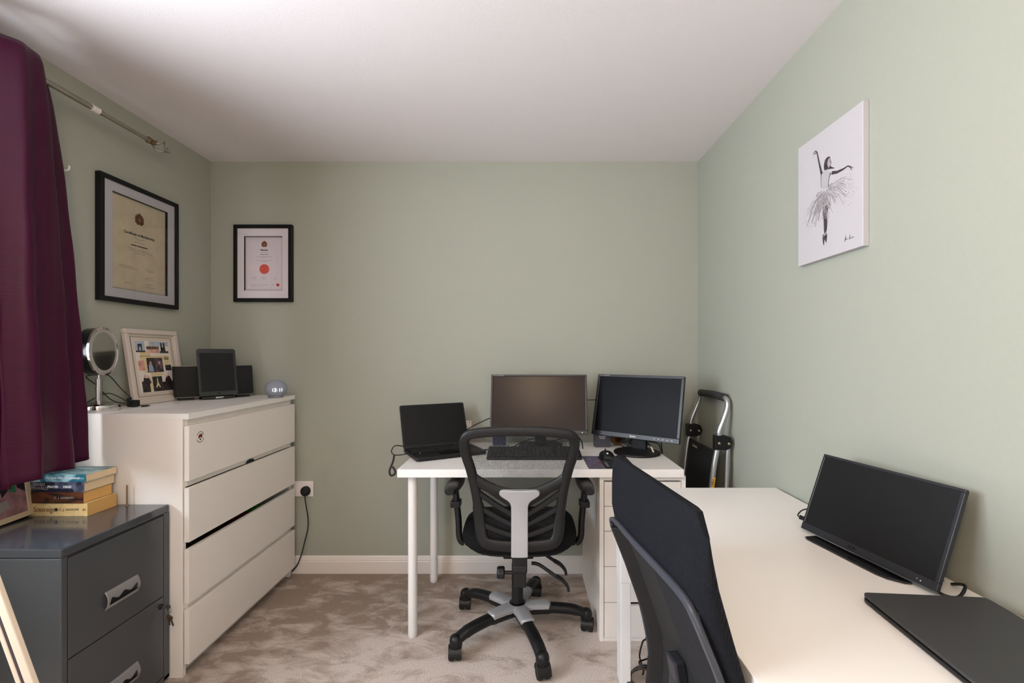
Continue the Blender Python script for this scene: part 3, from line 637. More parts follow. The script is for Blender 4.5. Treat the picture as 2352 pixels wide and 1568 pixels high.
# clock speaker
ec = Vector((-1.302, 2.385, 1.0)); R0 = .054
prof = [(0, 0), (.032, 0), (.034, .003)]+[(R0*math.cos(a), .046+R0*.86*math.sin(a)) for a in [math.radians(x) for x in range(-52, 90, 6)]]+[(0, .0925)]
es = thing('clock_speaker', 'round blue-grey smart speaker showing 13:11 at the far end of the chest', 'speaker', ec)
obj('fabric_shell', MB().lathe(prof, ec, n=48), M['echo'], es, smooth=True)
fd = Vector((1.302*.80, -2.385*.62, 0)).normalized(); sd_ = Vector((-fd.y, fd.x, 0)); 
obj('base_ring', MB().lathe([(.034,.0),(.037,.002),(.036,.008),(.033,.008)], ec, n=40), mat('grey_base', rgb(120,124,134), .5), es, smooth=True)
def seg_digits():
    b = MB(); S = {'1': 'bc', '3': 'abgcd'}; h, wd, g = .0085, .0075, .0011
    segs = {'a': (0, h, wd/2, g), 'b': (wd/2, h/2, g, h/2), 'c': (wd/2, -h/2, g, h/2), 'd': (0, -h, wd/2, g), 'g': (0, 0, wd/2, g)}
    for ch, x in (('1', -.0235), ('3', -.0095), ('1', .0085), ('1', .0195)):
        for q in S[ch]:
            a, c_, w2, h2 = segs[q]; X_ = x+a; Z_ = c_
            ang = X_/R0; dirv = fd*math.cos(ang)+sd_*math.sin(ang)
            rr = R0*math.sqrt(max(0.01, 1-((Z_-.004)/(R0*.86))**2))
            b.obox(ec+dirv*(rr+.0002)+X(0,0,.042+Z_), sd_*math.cos(ang)-fd*math.sin(ang), (0,0,1), dirv, max(w2,.0008), h2*.9 if h2 > g else g, .0009)
    for z in (-.004, .004):
        b.obox(ec+fd*(R0+.0002)+X(0,0,.042+z), sd_, (0,0,1), fd, .0009, .0009, .0009)
    return b
if sd_.x < 0: sd_ = -sd_
obj('time_digits', seg_digits(), M['digits'], es)['label'] = 'glowing white digits 13:11'

# ------------------------------------------------------------------ certificates
def certificate(name, label, C0, U, V, N, Wf, Hf, dep, strip, ow, oh, papm, ptx):
    t = thing(name, label, 'picture', C0)
    b = MB(); w2, h2 = Wf/2, Hf/2
    for u0, u1, v0, v1 in ((-w2,w2,-h2,-h2+strip),(-w2,w2,h2-strip,h2),(-w2,-w2+strip,-h2+strip,h2-strip),(w2-strip,w2,-h2+strip,h2-strip)):
        b.obox(C0+U*(u0+u1)/2+V*(v0+v1)/2+N*dep/2, U, V, N, (u1-u0)/2, (v1-v0)/2, dep/2)
    obj('frame', b, M['frameb'], t, bevel=.0015)
    b = MB(); mw, mh = w2-strip, h2-strip; a, c = ow/2, oh/2
    for u0, u1, v0, v1 in ((-mw,mw,-mh,-c),(-mw,mw,c,mh),(-mw,-a,-c,c),(a,mw,-c,c)):
        b.obox(C0+U*(u0+u1)/2+V*(v0+v1)/2+N*(dep-.008), U, V, N, (u1-u0)/2, (v1-v0)/2, .001)
    obj('mount', b, M['mount'], t)
    b = MB(); e = .003; n0 = dep-.0095
    for u0, u1, v0, v1 in ((-a,a,-c,-c+.0015),(-a,a,c-.0015,c),(-a,-a+.0015,-c,c),(a-.0015,a,-c,c)):
        b.obox(C0+U*(u0+u1)/2+V*(v0+v1)/2+N*(n0/2+.0005), U, V, N, (u1-u0)/2, (v1-v0)/2, n0/2)
    obj('inner_fillet', b, M['frameb'], t)
    obj('certificate_sheet', MB().obox(C0+N*.003, U, V, N, a, c, .0015), papm, t)
    ptx(t, C0+N*.0047, U, V, N)
    gq = C0+N*(dep-.005); obj('glazing', MB().add([gq-U*mw-V*mh, gq+U*mw-V*mh, gq+U*mw+V*mh, gq-U*mw+V*mh], [(0,1,2,3)]), M['glz'], t)
    return t
def lines(t, c, U, V, N, L, m, name='small_print'):
    b = MB()
    for u0, u1, v, h in L:
        x = u0
        while x < u1:      # word-like dashes
            wl = random.uniform(.003, .009); e = min(u1, x+wl)
            b.obox(c+U*(x+e)/2+V*v, U, V, N, max((e-x)/2, .0005), h, .0002); x = e+.0015
    obj(name, b, m, t)
def crest(t, c, U, V, N, s):
    p = [(0,.5),(.06,.36),(.16,.40),(.14,.28),(.30,.30),(.28,.16),(.42,.18),(.36,.02),(.46,-.05),(.38,-.14),(.42,-.34),(.30,-.36),(.22,-.50),(0,-.44)]
    p = p+[(-x, y) for x, y in reversed(p[1:-1])]
    obj('crest', MB().prism([(x*s, y*s) for x, y in p], c, U, V, N, .0003), M['crest'], t)
    obj('crest_shield', MB().prism([(x*s, y*s) for x, y in [(-.10,-.02),(-.02,.02),(.02,.02),(.10,-.02),(.09,-.2),(-.09,-.2)]], c+N*.0004, U, V, N, .0002), mat('crest_shield_ink', rgb(160,122,92), .8, var=.3, vscale=200), t)
def p1(t, c, U, V, N):
    crest(t, c+V*.128, U, V, N, .058)
    text('title_text', 'Certificate of Membership', .0165, M['ink'], t, c+V*.052, U, V, bold=.0003, squeeze=.95, shear=.25)
    obj('title_flourish', MB().tube(spline([c+U*x+V*(.033+y) for x, y in ((-.022,.004),(-.01,-.001),(0,-.004),(.01,-.001),(.022,.004))], 4), .0005, 5), M['ink'], t)
    lines(t, c, U, V, N, [(-.03,.03,.018,.0009)], M['inkl'], 'small_print')
    lines(t, c, U, V, N, [(-.045,.045,.002,.0026)], M['ink'], 'name_line')
    lines(t, c, U, V, N, [(-.06,.05,-.014,.0009),(-.055,.07,-.022,.0010),(-.03,.03,-.032,.0009),(-.11,-.03,-.098,.0009),(-.11,-.01,-.106,.0009),(.035,.08,-.104,.0008),(.03,.08,-.142,.0008),(-.08,-.045,-.172,.0008),(.03,.085,-.178,.0008)], M['inkl'])
    b = MB()
    for vv in (-.094, -.132, -.165):
        b.tube(spline([c+U*(.03+.0035*i)+V*(vv+random.uniform(-.004,.004)) for i in range(14)], 3), .0004, 4)
    obj('signatures', b, M['ink'], t)
certificate('framed_certificate', 'large black-framed cream certificate on the left wall above the chest', Vector((XL, 2.078, 1.714)), Vector((0,1,0)), Vector((0,0,1)), Vector((1,0,0)), .424, .530, .024, .020, .300, .410, M['cream'], p1)
def p2(t, c, U, V, N):
    b = MB()
    for u0, u1, v0, v1 in ((-.099,.099,-.143,-.1424),(-.099,.099,.1424,.143),(-.099,-.0984,-.143,.143),(.0984,.099,-.143,.143)): b.obox(c+U*(u0+u1)/2+V*(v0+v1)/2, U, V, N, (u1-u0)/2, (v1-v0)/2, .0002)
    obj('border_line', b, M['inkl'], t)
    crest(t, c+V*.112, U, V, N, .038)
    text('title_text', 'Member', .0125, M['ink'], t, c+V*.077, U, V, bold=.0004)
    lines(t, c, U, V, N, [(-.02,.024,.064,.0007),(-.045,.045,.041,.0008),(-.02,.022,.035,.0008),(-.042,.042,.019,.0008),(-.018,.018,.013,.0007),(-.075,.02,-.118,.0007),(-.075,-.01,-.126,.0006),(.04,.062,-.119,.0008),(-.065,-.045,-.088,.0006),(-.012,.012,-.088,.0006),(.05,.07,-.088,.0006)], M['inkl'])
    lines(t, c, U, V, N, [(-.02,.02,.052,.0014)], M['ink'], 'name_line')
    obj('red_seal', MB().lathe([(0,0),(.0275,0),(.0275,.0004),(0,.0004)], c-V*.030+N*.0, N, 40), M['red'], t)
    obj('seal_ring', MB().tube([c-V*.030+N*.0005+U*.022*math.cos(a)+V*.022*math.sin(a) for a in [2*PI*i/40 for i in range(40)]], .0004, 4, closed=True), mat('seal_line', rgb(232,130,118), .7), t)
    obj('red_logo', MB().obox(c+U*.076-V*.119, U, V, N, .0075, .0072, .0003), mat('logo_red', rgb(206,40,44), .6), t)
    b = MB()
    for u0 in (-.075, -.02, .052):
        b.tube(spline([c+U*(u0+.0028*i)+V*(-.078+random.uniform(-.004,.004)) for i in range(11 if u0 < .05 else 6)], 3), .00035, 4)
    obj('signatures', b, M['ink'], t)
certificate('framed_certificate', 'smaller black-framed white certificate with a red seal on the back wall', Vector((-1.4585, YB, 1.734)), Vector((1,0,0)), Vector((0,0,1)), Vector((0,-1,0)), .326, .430, .024, .020, .214, .303, M['paper'], p2)

# ------------------------------------------------------------------ canvas with dancer drawing on the right wall
cvs = thing('canvas_print', 'white canvas with a charcoal drawing of a dancer on the right wall', 'picture', (XR, 1.44, 1.736))
CXF = XR-.0185
obj('canvas', MB().box(CXF, XR, 1.288, 1.593, 1.531, 1.943), M['canvas'], cvs, bevel=.002)
def cp(l, d=.0003): return [Vector((CXF-d, y, z)) for y, z in l]
def cpoly(name, polys, m, d=.0002):
    b = MB()
    for p in polys:
        a = spline(cp(p, d), 3, closed=True); b.loft([a, [q-X(.0002,0,0) for q in a]])
    return obj(name, b, m, cvs)
def cstroke(name, paths, m):
    b = MB()
    for pts, w_ in paths: b.ribbon(cp(pts, .0006), w_, [.0002]*len(pts), (1,0,0), n=6)
    return obj(name, b, m, cvs)
cstroke('drawn_arms', [([(1.4883,1.8838),(1.4821,1.8592),(1.4742,1.832),(1.4655,1.804)], [.0022,.0028,.0038,.005]), ([(1.418,1.789),(1.3925,1.7814),(1.3659,1.7799),(1.3478,1.7815)], [.0056,.0045,.003,.0018])], M['draw'])
cstroke('drawn_hands', [([(1.4883,1.884),(1.495,1.892),(1.508,1.891)], [.002,.002,.001]), ([(1.489,1.883),(1.497,1.885),(1.509,1.886)], [.002,.0015,.0007]), ([(1.3478,1.7815),(1.338,1.776),(1.3253,1.7668)], [.0018,.0015,.0007]), ([(1.345,1.781),(1.337,1.772),(1.3312,1.7621)], [.0015,.0012,.0007])], M['draw'])
cpoly('drawn_hair', [[(1.4287,1.8451),(1.4432,1.8463),(1.452,1.8384),(1.4549,1.8241),(1.452,1.8111),(1.4345,1.8071),(1.4174,1.8017),(1.4035,1.7982),(1.4146,1.8055),(1.427,1.8163),(1.4362,1.8298),(1.4259,1.8375)]], M['draw'])
cpoly('drawn_face', [[(1.4330,1.8385),(1.4265,1.8385),(1.4228,1.828),(1.4205,1.8225),(1.424,1.815),(1.431,1.811),(1.4370,1.820),(1.4372,1.830)]], mat('pale_face_wash', rgb(170,160,163), .9), .0004)
cstroke('drawn_profile', [([(1.4265,1.8375),(1.4228,1.828),(1.4205,1.8225),(1.424,1.815),(1.43,1.811)], .0008), ([(1.428,1.828),(1.425,1.826)], .001)], M['draw'])
cpoly('drawn_bodice', [[(1.4669,1.8093),(1.4699,1.7868),(1.4657,1.7577),(1.4345,1.752),(1.4316,1.7721),(1.423,1.7917),(1.4432,1.8076)]], M['drawt'])
cstroke('bodice_edge', [([(1.423,1.7917),(1.428,1.782),(1.4316,1.7721),(1.434,1.757),(1.43,1.752)], [.0022,.0014,.001,.0012,.001]), ([(1.467,1.806),(1.4695,1.787),(1.466,1.760)], [.0015,.0007,.0005])], M['draw'])
rs = random.Random(3); pa = []; pd = []
for k in range(230):
    t = rs.random(); 
    ex = 1.556-.235*t+rs.uniform(-.012,.012); ez = 1.700-.030*math.sin(PI*t)+.028*(t-.5)+rs.uniform(-.03,.012)*(1.2 if t < .4 else 1) + .03*max(0, t-.55)
    sx = 1.448+rs.uniform(-.014,.014); sz = 1.751+rs.uniform(-.012,.004); f0 = rs.uniform(.1,.7); f1 = min(1, f0+rs.uniform(.12,.4))
    def q(f): return (sx+(ex-sx)*f, sz+(ez-sz)*f+.018*math.sin(PI*f)*(1 if abs(t-.5) > .2 else .3))
    (pd if f1 > .93 and rs.random() < .45 else pa).append(([q(f0), q((f0+f1)/2), q(f1)], rs.uniform(.0003,.0009)))
cstroke('tutu_strokes', pa, M['drawl']); cstroke('tutu_edge_strokes', pd, mat('mid_pencil', rgb(120,112,116), .9))
b = MB()
for k in range(190):
    y = rs.gauss(1.50, .045) if rs.random() < .6 else rs.gauss(1.345, .02); z = rs.gauss(1.668, .022) if y > 1.42 else rs.gauss(1.71, .022)
    if 1.31 < y < 1.58: b.obox((CXF-.0004, y, z), (0,1,0), (0,0,1), (1,0,0), rs.uniform(.0004,.001), rs.uniform(.0004,.001), .0002)
obj('ink_splatter', b, M['drawl'], cvs)
cpoly('drawn_leg', [[(1.4621,1.6935),(1.4461,1.6981),(1.4374,1.6875),(1.4403,1.6633),(1.4385,1.6427),(1.4432,1.6118),(1.4538,1.6147),(1.4561,1.6447),(1.4579,1.6687)]], M['draw'])
cpoly('drawn_shoes', [[(1.4609,1.6049),(1.4461,1.6126),(1.4400,1.6009),(1.4440,1.578),(1.452,1.590),(1.4549,1.572),(1.4597,1.583)]], M['draw'])
cstroke('shoe_ribbon', [([(1.459,1.612),(1.449,1.604),(1.441,1.607)], .0011), ([(1.457,1.600),(1.449,1.608),(1.442,1.613)], .001)], M['canvas'])
cstroke('signature', [([(1.3607,1.5603),(1.3555,1.5772),(1.3565,1.5648),(1.352,1.567),(1.3478,1.5651)], .0008), ([(1.3427,1.5631),(1.3377,1.5762),(1.3377,1.5629),(1.33,1.566),(1.3219,1.5649)], .0008)], M['draw'])

# ------------------------------------------------------------------ wall sockets, plug and cable
so = thing('wall_socket', 'white double socket low on the back wall beside the chest', 'socket', (-1.256, YB, .472))
obj('face_plate', MB().box(-1.329, -1.183, YB-.009, YB, .4285, .515), M['sock'], so, bevel=.003)
b = MB()
for x in (-1.30, -1.268, -1.236): pass
obj('rocker_switch', MB().box(-1.295, -1.284, YB-.012, YB-.009, .488, .505), M['sock'], so, bevel=.001)
obj('rocker_switch', MB().box(-1.228, -1.217, YB-.012, YB-.009, .488, .505), M['sock'], so, bevel=.001)
pg = thing('plug', 'black mains plug with cable in the low socket by the chest', 'plug', (-1.222, YB-.01, .465))
obj('plug_body', MB().loft([[(-1.222+x*s, YB-.009-d, .463+y*s) for x, y in [(0.026*math.cos(a), 0.026*math.sin(a)*(1 if math.sin(a) > 0 else 1.15)) for a in [2*PI*i/20 for i in range(20)]]] for s, d in ((1,0),(1,.012),(.85,.022),(.5,.03))]), M['blackm'], pg, smooth=True)
obj('cable', MB().tube(spline([(-1.222,YB-.024,.440),(-1.220,YB-.024,.415),(-1.214,YB-.022,.37),(-1.206,YB-.02,.31),(-1.209,YB-.018,.25),(-1.228,YB-.018,.17),(-1.242,YB-.022,.11),(-1.262,YB-.030,.055),(-1.29,YB-.030,.02)], 6), .0032, 8), M['blackm'], pg, smooth=True)
s2 = thing('wall_socket', 'white socket on the back wall just peeping out behind the open laptop', 'socket', (-.37, YB, .81))
obj('face_plate', MB().box(-.442, -.296, YB-.009, YB, .768, .853), M['sock'], s2, bevel=.003)
obj('screw_cap', MB().lathe([(0,0),(.0025,0),(.0025,.001),(0,.001)], (-.3045, YB-.009, .846), (0,-1,0), 10), M['blackm'], s2)

# ------------------------------------------------------------------ back desk and drawer unit
DZ = .74
dk = thing('desk', 'white round-legged desk along the back wall under the two monitors', 'desk', (.07, 2.215, 0))
obj('desktop', MB().box(-.535, .673, 1.916, 2.516, DZ-.034, DZ), M['lam'], dk, bevel=.0015)
def rleg(x, y):
    obj('leg', MB().lathe([(0,0),(.017,0),(.0195,.006),(.0200,.03),(.0200,DZ-.034),(0,DZ-.034)], (x, y, 0), n=28), M['legw'], dk, smooth=True)
rleg(-.485, 1.980); rleg(-.487, 2.456)
AX0, AX1, AY0, AY1, AZ = .322, .690, 1.943, 2.510, .706
du_ = thing('drawer_unit', 'narrow white drawer unit standing under the right end of the back desk', 'drawer unit', ((AX0+AX1)/2, 2.22, 0))
b = MB(); b.box(AX0, AX0+.018, AY0, AY1, 0, AZ-.020); b.box(AX1-.018, AX1, AY0, AY1, 0, AZ-.020); b.box(AX0, AX1, AY0, AY1, AZ-.020, AZ-.0006); b.box(AX0+.018, AX1-.018, AY1-.01, AY1, 0, AZ-.02); b.box(AX0+.018, AX1-.018, AY0+.001, AY1, 0, .014)
obj('carcass', b, M['lam2'], du_, bevel=.001)
obj('drawer_gap_shade', MB().box(AX0+.018, AX1-.018, AY0+.03, AY0+.032, .014, AZ-.02), M['gap'], du_)  # dark sheet standing in for the shade behind the drawer fronts
def cutfront(x0, x1, z0, z1, y0, y1, cw, cd):
    xc = (x0+x1)/2; p = [(x0, z0), (x1, z0), (x1, z1), (xc+cw/2+.004, z1)]
    p += [(xc+cw/2+.001, z1-.002), (xc+cw/2, z1-cd*.5), (xc+cw/2-.006, z1-cd), (xc-cw/2+.006, z1-cd), (xc-cw/2, z1-cd*.5), (xc-cw/2-.001, z1-.002), (xc-cw/2-.004, z1), (x0, z1)]
    return MB().prism(p, (0, y0, 0), (1,0,0), (0,0,1), (0,1,0), y1-y0)
for z0, z1 in ((.577, .680), (.4705, .5755), (.3195, .469), (.1665, .318), (.0155, .165)):
    obj('drawer', cutfront(AX0+.0205, AX1-.0205, z0+.0008, z1-.0008, AY0, AY0+.016, .134, .012), M['lam2'], du_)
    obj('drawer_box', MB().box(AX0+.03, AX1-.03, AY0+.034, AY1-.03, z0+.01, z1-.02), M['lam2'], du_)

# ------------------------------------------------------------------ back monitors
def Rm(yaw, tilt, roll=0): return Matrix.Rotation(math.radians(yaw), 4, 'Z') @ Matrix.Rotation(math.radians(tilt), 4, 'X') @ Matrix.Rotation(math.radians(roll), 4, 'Y')
def monitor(label, c, yaw, tilt, w_, h, bez, base_c, base, roll=0, top_txt=None, logo=None, neck_w=.035, scr=None, thk=.022):
    c = Vector(c); R = Rm(yaw, tilt, roll); u, n, v = R @ X(1,0,0), R @ X(0,-1,0), R @ X(0,0,1)
    t = thing('monitor', label, 'monitor', (base_c[0], base_c[1], DZ))
    bt, bs, bb = bez
    b = MB()
    for u0, u1, v0, v1 in ((-w_/2,w_/2,-h/2,-h/2+bb),(-w_/2,w_/2,h/2-bt,h/2),(-w_/2,-w_/2+bs,-h/2+bb,h/2-bt),(w_/2-bs,w_/2,-h/2+bb,h/2-bt)):
        b.obox(c+u*(u0+u1)/2+v*(v0+v1)/2-n*.008, u, v, n, (u1-u0)/2, (v1-v0)/2, .010)
    obj('bezel', b, M['pcb'], t, bevel=.002)
    obj('rear_shell', MB().prism(rrect(w_*.94, h*.92, .02), c-n*.018, u, v, -n, thk), M['black'], t, bevel=.004)
    obj('screen', MB().obox(c+v*(bb-bt)/2-n*.004, u, v, n, w_/2-bs, h/2-(bt+bb)/2, .002), scr or M['screen_m'], t)
    back = c-n*.045
    nd = Vector((base_c[0], base_c[1], 0)); npt = Vector((back.x, back.y, 0)); top = Vector((back.x, back.y, c.z+.02))
    f = Vector((-n.x, -n.y, 0)).normalized(); sdv = Vector((f.y, -f.x, 0))
    obj('neck', MB().obox(Vector((nd.x, nd.y, (DZ+c.z-.03)/2))+f*.035, sdv, f, (0,0,1), neck_w, .012, (c.z-.03-DZ)/2), M['black'], t, bevel=.004)
    obj('stand_base', base(nd, sdv, f), M['blackg'] if 0 else M['black'], t, smooth=True)
    if top_txt: text('model_text', top_txt, .0085, M['textg'], t, c-u*(w_/2-.008)+v*(h/2-.006)+n*.0024, u, v, 'LEFT', bold=.0001)
    if logo: text('maker_text', logo, .0125, M['text'], t, c-v*(h/2-bb/2)+n*.0024, u, v, bold=.0003)
    return t, c, u, v, n
def disk_base(nd, s, f): return MB().lathe([(0,0),(.110,0),(.113,.004),(.110,.010),(.05,.017),(.03,.02),(0,.02)], (nd.x, nd.y, DZ), n=56)
def rect_base(nd, s, f):
    p = rrect(.23, .19, .03); c0 = Vector((nd.x, nd.y, DZ))
    return MB().loft([[c0+s*x*k+f*y*k+X(0,0,z) for x, y in p] for k, z in ((1,0),(1,.008),(.9,.016),(.35,.02))])
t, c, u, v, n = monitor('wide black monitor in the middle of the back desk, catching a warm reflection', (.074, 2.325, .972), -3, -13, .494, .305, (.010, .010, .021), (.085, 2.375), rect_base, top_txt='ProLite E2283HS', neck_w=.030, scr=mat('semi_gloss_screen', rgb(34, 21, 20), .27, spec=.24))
obj('power_light', MB().lathe([(0,0),(.0018,0),(.0018,.0006),(0,.0006)], c+u*.219-v*.142+n*.002, n, 10), M['led'], t)
t, c, u, v, n = monitor('squarer black monitor turned towards the room at the right end of the desk', (.553, 2.256, .9665), -38, -14, .458, .318, (.014, .014, .024), (.553, 2.235), disk_base, top_txt='ProLite B2206WS', logo='iiyama', neck_w=.036)
b = MB()
for k in range(5): b.obox(c+u*(.11+.021*k)-v*.147+n*.0022, u, v, n, .004, .0011, .0004)
obj('button_marks', b, M['text'], t)

# ------------------------------------------------------------------ laptop on the back desk
fl = Vector((-.483, 2.040, DZ)); e1 = Vector((math.cos(math.radians(29)), math.sin(math.radians(29)), 0)); e2 = Vector((-e1.y, e1.x, 0))
lp = thing('laptop', 'open black laptop at the left end of the back desk', 'laptop', fl)
LW, LD = .345, .232
ctr = fl+e1*LW/2+e2*LD/2
obj('laptop_base', MB().prism(rrect(LW, LD, .010), ctr+X(0,0,.003), e1, e2, (0,0,1), .016), M['black'], lp, bevel=.003)
b = MB(); 
for r in range(5):
    for k in range(14): b.obox(ctr+e1*(-.150+.0222*k+(.004*r if r < 4 else 0))+e2*(.085-.0195*r)+X(0,0,.0197), e1, e2, (0,0,1), .0088, .0076, .0008)
obj('keyboard_keys', b, M['blackm'], lp)
obj('touchpad', MB().obox(ctr-e2*.065+X(0,0,.0193), e1, e2, (0,0,1), .05, .034, .0003), M['blackg'], lp)
tl = math.radians(22); lv = (X(0,0,1)*math.cos(tl)+e2*math.sin(tl)); ln = e1.cross(lv)
hb = fl+e2*(LD-.004)+X(0,0,.018); lc = hb+e1*LW/2+lv*.112
lid = obj('lid', MB().prism(rrect(LW, .222, .009), lc, e1, lv, -ln if ln.dot(e2) < 0 else ln, .007), M['black'], lp, bevel=.001)
nn = ln if ln.y < 0 else -ln
obj('screen', MB().obox(lc+nn*.0006+lv*.004, e1, lv, nn, LW/2-.009, .100, .0006), M['screen'], lp)
obj('hinge', MB().cyl(hb+e1*.05, hb+e1*.09, .006).cyl(hb+e1*(LW-.09), hb+e1*(LW-.05), .006), M['blackm'], lp, smooth=True)
obj('power_light', MB().lathe([(0,0),(.0012,0),(.0012,.0005),(0,.0005)], fl+e1*.045+e2*.095+X(0,0,.0195), (0,0,1), 8), M['led'], lp)
# charger cable with dangling strap
cc = thing('charger_cable', 'black laptop charging lead with a strap dangling off the left desk edge', 'cable', (-.60, 2.18, DZ))
j = fl+e2*.165+X(0,0,.008)
obj('cable', MB().tube(spline([j, j-e1*.03+X(0,0,-.002), j-e1*.062+X(0,0,.002), j-e1*.066+e2*.03+X(0,0,.016), j-e1*.04+e2*.07+X(0,0,.03), j-e1*.0+e2*.10+X(0,0,.02), j+e1*.08+e2*.12-X(0,0,.003), Vector((-.49,2.38,DZ+.0035)), Vector((-.44,2.45,DZ+.0035)), Vector((-.36,2.46,DZ+.0035))], 6), .0025, 8), M['blackm'], cc, smooth=True)
s0 = j-e1*.060+X(0,0,-.002)
obj('strap', MB().ribbon(spline([s0, s0+X(-.006,0,-.03), s0+X(-.022,0,-.072), s0+X(-.016,0,-.094), s0+X(.002,0,-.088), s0+X(.004,0,-.072), s0+X(-.008,0,-.052)], 6), .0048, .0012, (0,1,0), n=8), M['blackm'], cc, smooth=True)

# keyboard, second small black mat corner, mouse mat, mouse
kb = thing('keyboard', 'black full-size keyboard in front of the middle monitor', 'keyboard', (.047, 2.15, DZ))
kc = Vector((.047, 2.155, DZ)); kx = Vector((1, .0, 0)); ky = Vector((0, math.cos(math.radians(9)), math.sin(math.radians(9)))); kz = kx.cross(ky)
obj('keyboard_body', MB().prism(rrect(.440, .142, .008), kc+X(0,0,.012), kx, ky, kz, .012), M['black'], kb, bevel=.003)
obj('keyboard_foot', MB().box(-.14, -.11, 2.200, 2.215, DZ, DZ+.022), M['blackm'], kb); obj('keyboard_foot', MB().box(.20, .23, 2.200, 2.215, DZ, DZ+.022), M['blackm'], kb)
obj('palm_edge', MB().box(-.16, .254, 2.086, 2.100, DZ, DZ+.010), M['blackm'], kb, bevel=.003)
b = MB()
for r in range(6):
    for k in range(21):
        if k in (15, ): continue
        b.obox(kc+kx*(-.207+.0204*k)+ky*(.055-.0195*r-(.004 if r else 0))+kz*.0265, kx, ky, kz, .0084, .0080, .0035)
obj('keys', b, M['blackm'], kb, bevel=.001)
obj('key_legends', MB().obox(kc+kx*.12+ky*.05+kz*.0303, kx, ky, kz, .0009, .0009, .0002).obox(kc+kx*.14+ky*.045+kz*.0303, kx, ky, kz, .0009, .0009, .0002).obox(kc-kx*.12-ky*.03+kz*.0303, kx, ky, kz, .0011, .0011, .0002), M['text'], kb)
mp_ = thing('mouse_mat', 'dark mouse mat with printed mauve strip on the back desk', 'mouse mat', (.375, 2.045, DZ))
obj('mat_sheet', MB().box(.274, .478, 1.928, 2.163, DZ, DZ+.002), M['pad'], mp_)
obj('printed_strip', MB().box(.2742, .345, 1.9285, 2.1625, DZ+.0018, DZ+.0023), M['padp'], mp_)
obj('red_print', MB().prism([(.338,1.99),(.345,1.98),(.345,2.06),(.328,2.03)], (0,0,DZ+.0024), (1,0,0), (0,1,0), (0,0,1), .0002), mat('mat_red', rgb(108,52,66), .8), mp_)
text('mat_text', 'KEYBOARD', .016, M['textg'], mp_, (.362, 2.0, DZ+.0024), (0,-1,0), (1,0,0), ext=.0001)
ms = thing('computer_mouse', 'black computer mouse sitting on the mouse mat', 'mouse', (.385, 2.125, DZ+.002))
mo = Vector((.385, 2.128, DZ+.0022)); rings = []
for i in range(13):
    t = i/12; y = -.052+.104*t; hw = .0345*math.sin(PI*(.14+.72*t))**.35*(1-.08*abs(t-.4)); hh = .030*math.sin(PI*min(1, .08+.86*t))**.6+.003
    rings.append([mo+X(hw*math.copysign(abs(math.cos(a))**.8, math.cos(a)), y, hh*max(0, math.sin(a))**.8) for a in [PI*k/12 for k in range(13)]])
obj('mouse_shell', MB().loft(rings), M['black'], ms, smooth=True, auto=60)
obj('scroll_wheel', MB().cyl((mo.x-.003, mo.y+.03, mo.z+.028), (mo.x+.003, mo.y+.03, mo.z+.028), .008), M['blackm'], ms, smooth=True)
obj('logo_dot', MB().lathe([(0,0),(.0042,0),(.0042,.0008),(0,.0008)], mo+X(-.003,-.040,.0285), (0,-.75,.65), 14), M['text'], ms)

# black card box with white print, pot and small bits at the back of the desk
cbx = thing('card_box', 'small black card box with white lettering under the right-hand monitor', 'box', (.41, 2.40, DZ))
obj('box_shell', MB().box(.370, .450, 2.376, 2.430, DZ, DZ+.085), mat('charcoal_card', rgb(60,58,68), .6), cbx, bevel=.001)
text('box_text', 'SECURITY', .0085, M['text'], cbx, (.409, 2.3755, DZ+.056), (1,0,0), (0,0,1), bold=.0002)
text('box_text', 'VS GUY', .0085, M['text'], cbx, (.409, 2.3755, DZ+.047), (1,0,0), (0,0,1), bold=.0002)
tn_ = thing('tin', 'small dark blue patterned tin seen through the chair mesh', 'tin', (-.13, 2.44, DZ))
obj('tin_body', MB().box(-.168, -.098, 2.42, 2.46, DZ, DZ+.060), M['tin'], tn_, bevel=.002); obj('tin_lid', MB().box(-.169, -.097, 2.419, 2.461, DZ+.0605, DZ+.072), M['tin'], tn_, bevel=.002)
rp = thing('tape_roll', 'brown and amber round roll lying behind the right-hand monitor stand', 'tape', (.505, 2.43, DZ))
rc = Vector((.500, 2.445, DZ+.036))
obj('tape_ring', MB().lathe([(.022,-.012),(.036,-.012),(.036,.012),(.022,.012),(.022,-.012)], rc, (.25,-1,.0), 32), M['amber'], rp, smooth=True)
# cable tangle right of the monitor
ct = thing('cable_tangle', 'tangle of black cables with a silver plug at the desk corner behind the monitor', 'cable', (.62, 2.36, DZ))
rr = random.Random(11); b = MB()
for k in range(6):
    pts = [(.56+rr.uniform(-.06,.10), 2.36+rr.uniform(-.05,.09), DZ+.008+rr.uniform(0,.075)) for _ in range(7)]
    b.tube(spline(pts, 6), .0026, 6)
obj('cable', b, M['blackm'], ct, smooth=True)
obj('cable', MB().tube(spline([(.66,2.36,DZ+.05),(.69,2.33,DZ+.055),(.70,2.31,DZ-.0),(.698,2.30,DZ-.08),(.705,2.32,DZ-.2),(.70,2.4,DZ-.36)], 6), .003, 6).tube(spline([(.65,2.38,DZ+.03),(.695,2.35,DZ+.02),(.703,2.33,DZ-.05),(.70,2.34,DZ-.16),(.71,2.42,DZ-.32)], 6), .003, 6), M['blackm'], ct, smooth=True)
obj('plug_adapter', MB().obox((.622, 2.20, DZ+.018), Vector((.3,-.25,-.8)).normalized(), Vector((.9,.0,.34)).normalized(), Vector((.3,-.25,-.8)).normalized().cross(Vector((.9,0,.34)).normalized()), .022, .004, .004).obox((.60,2.36,DZ+.012), (1,0,0), (0,1,0), (0,0,1), .03,.02,.012), M['steel'], ct, bevel=.001)
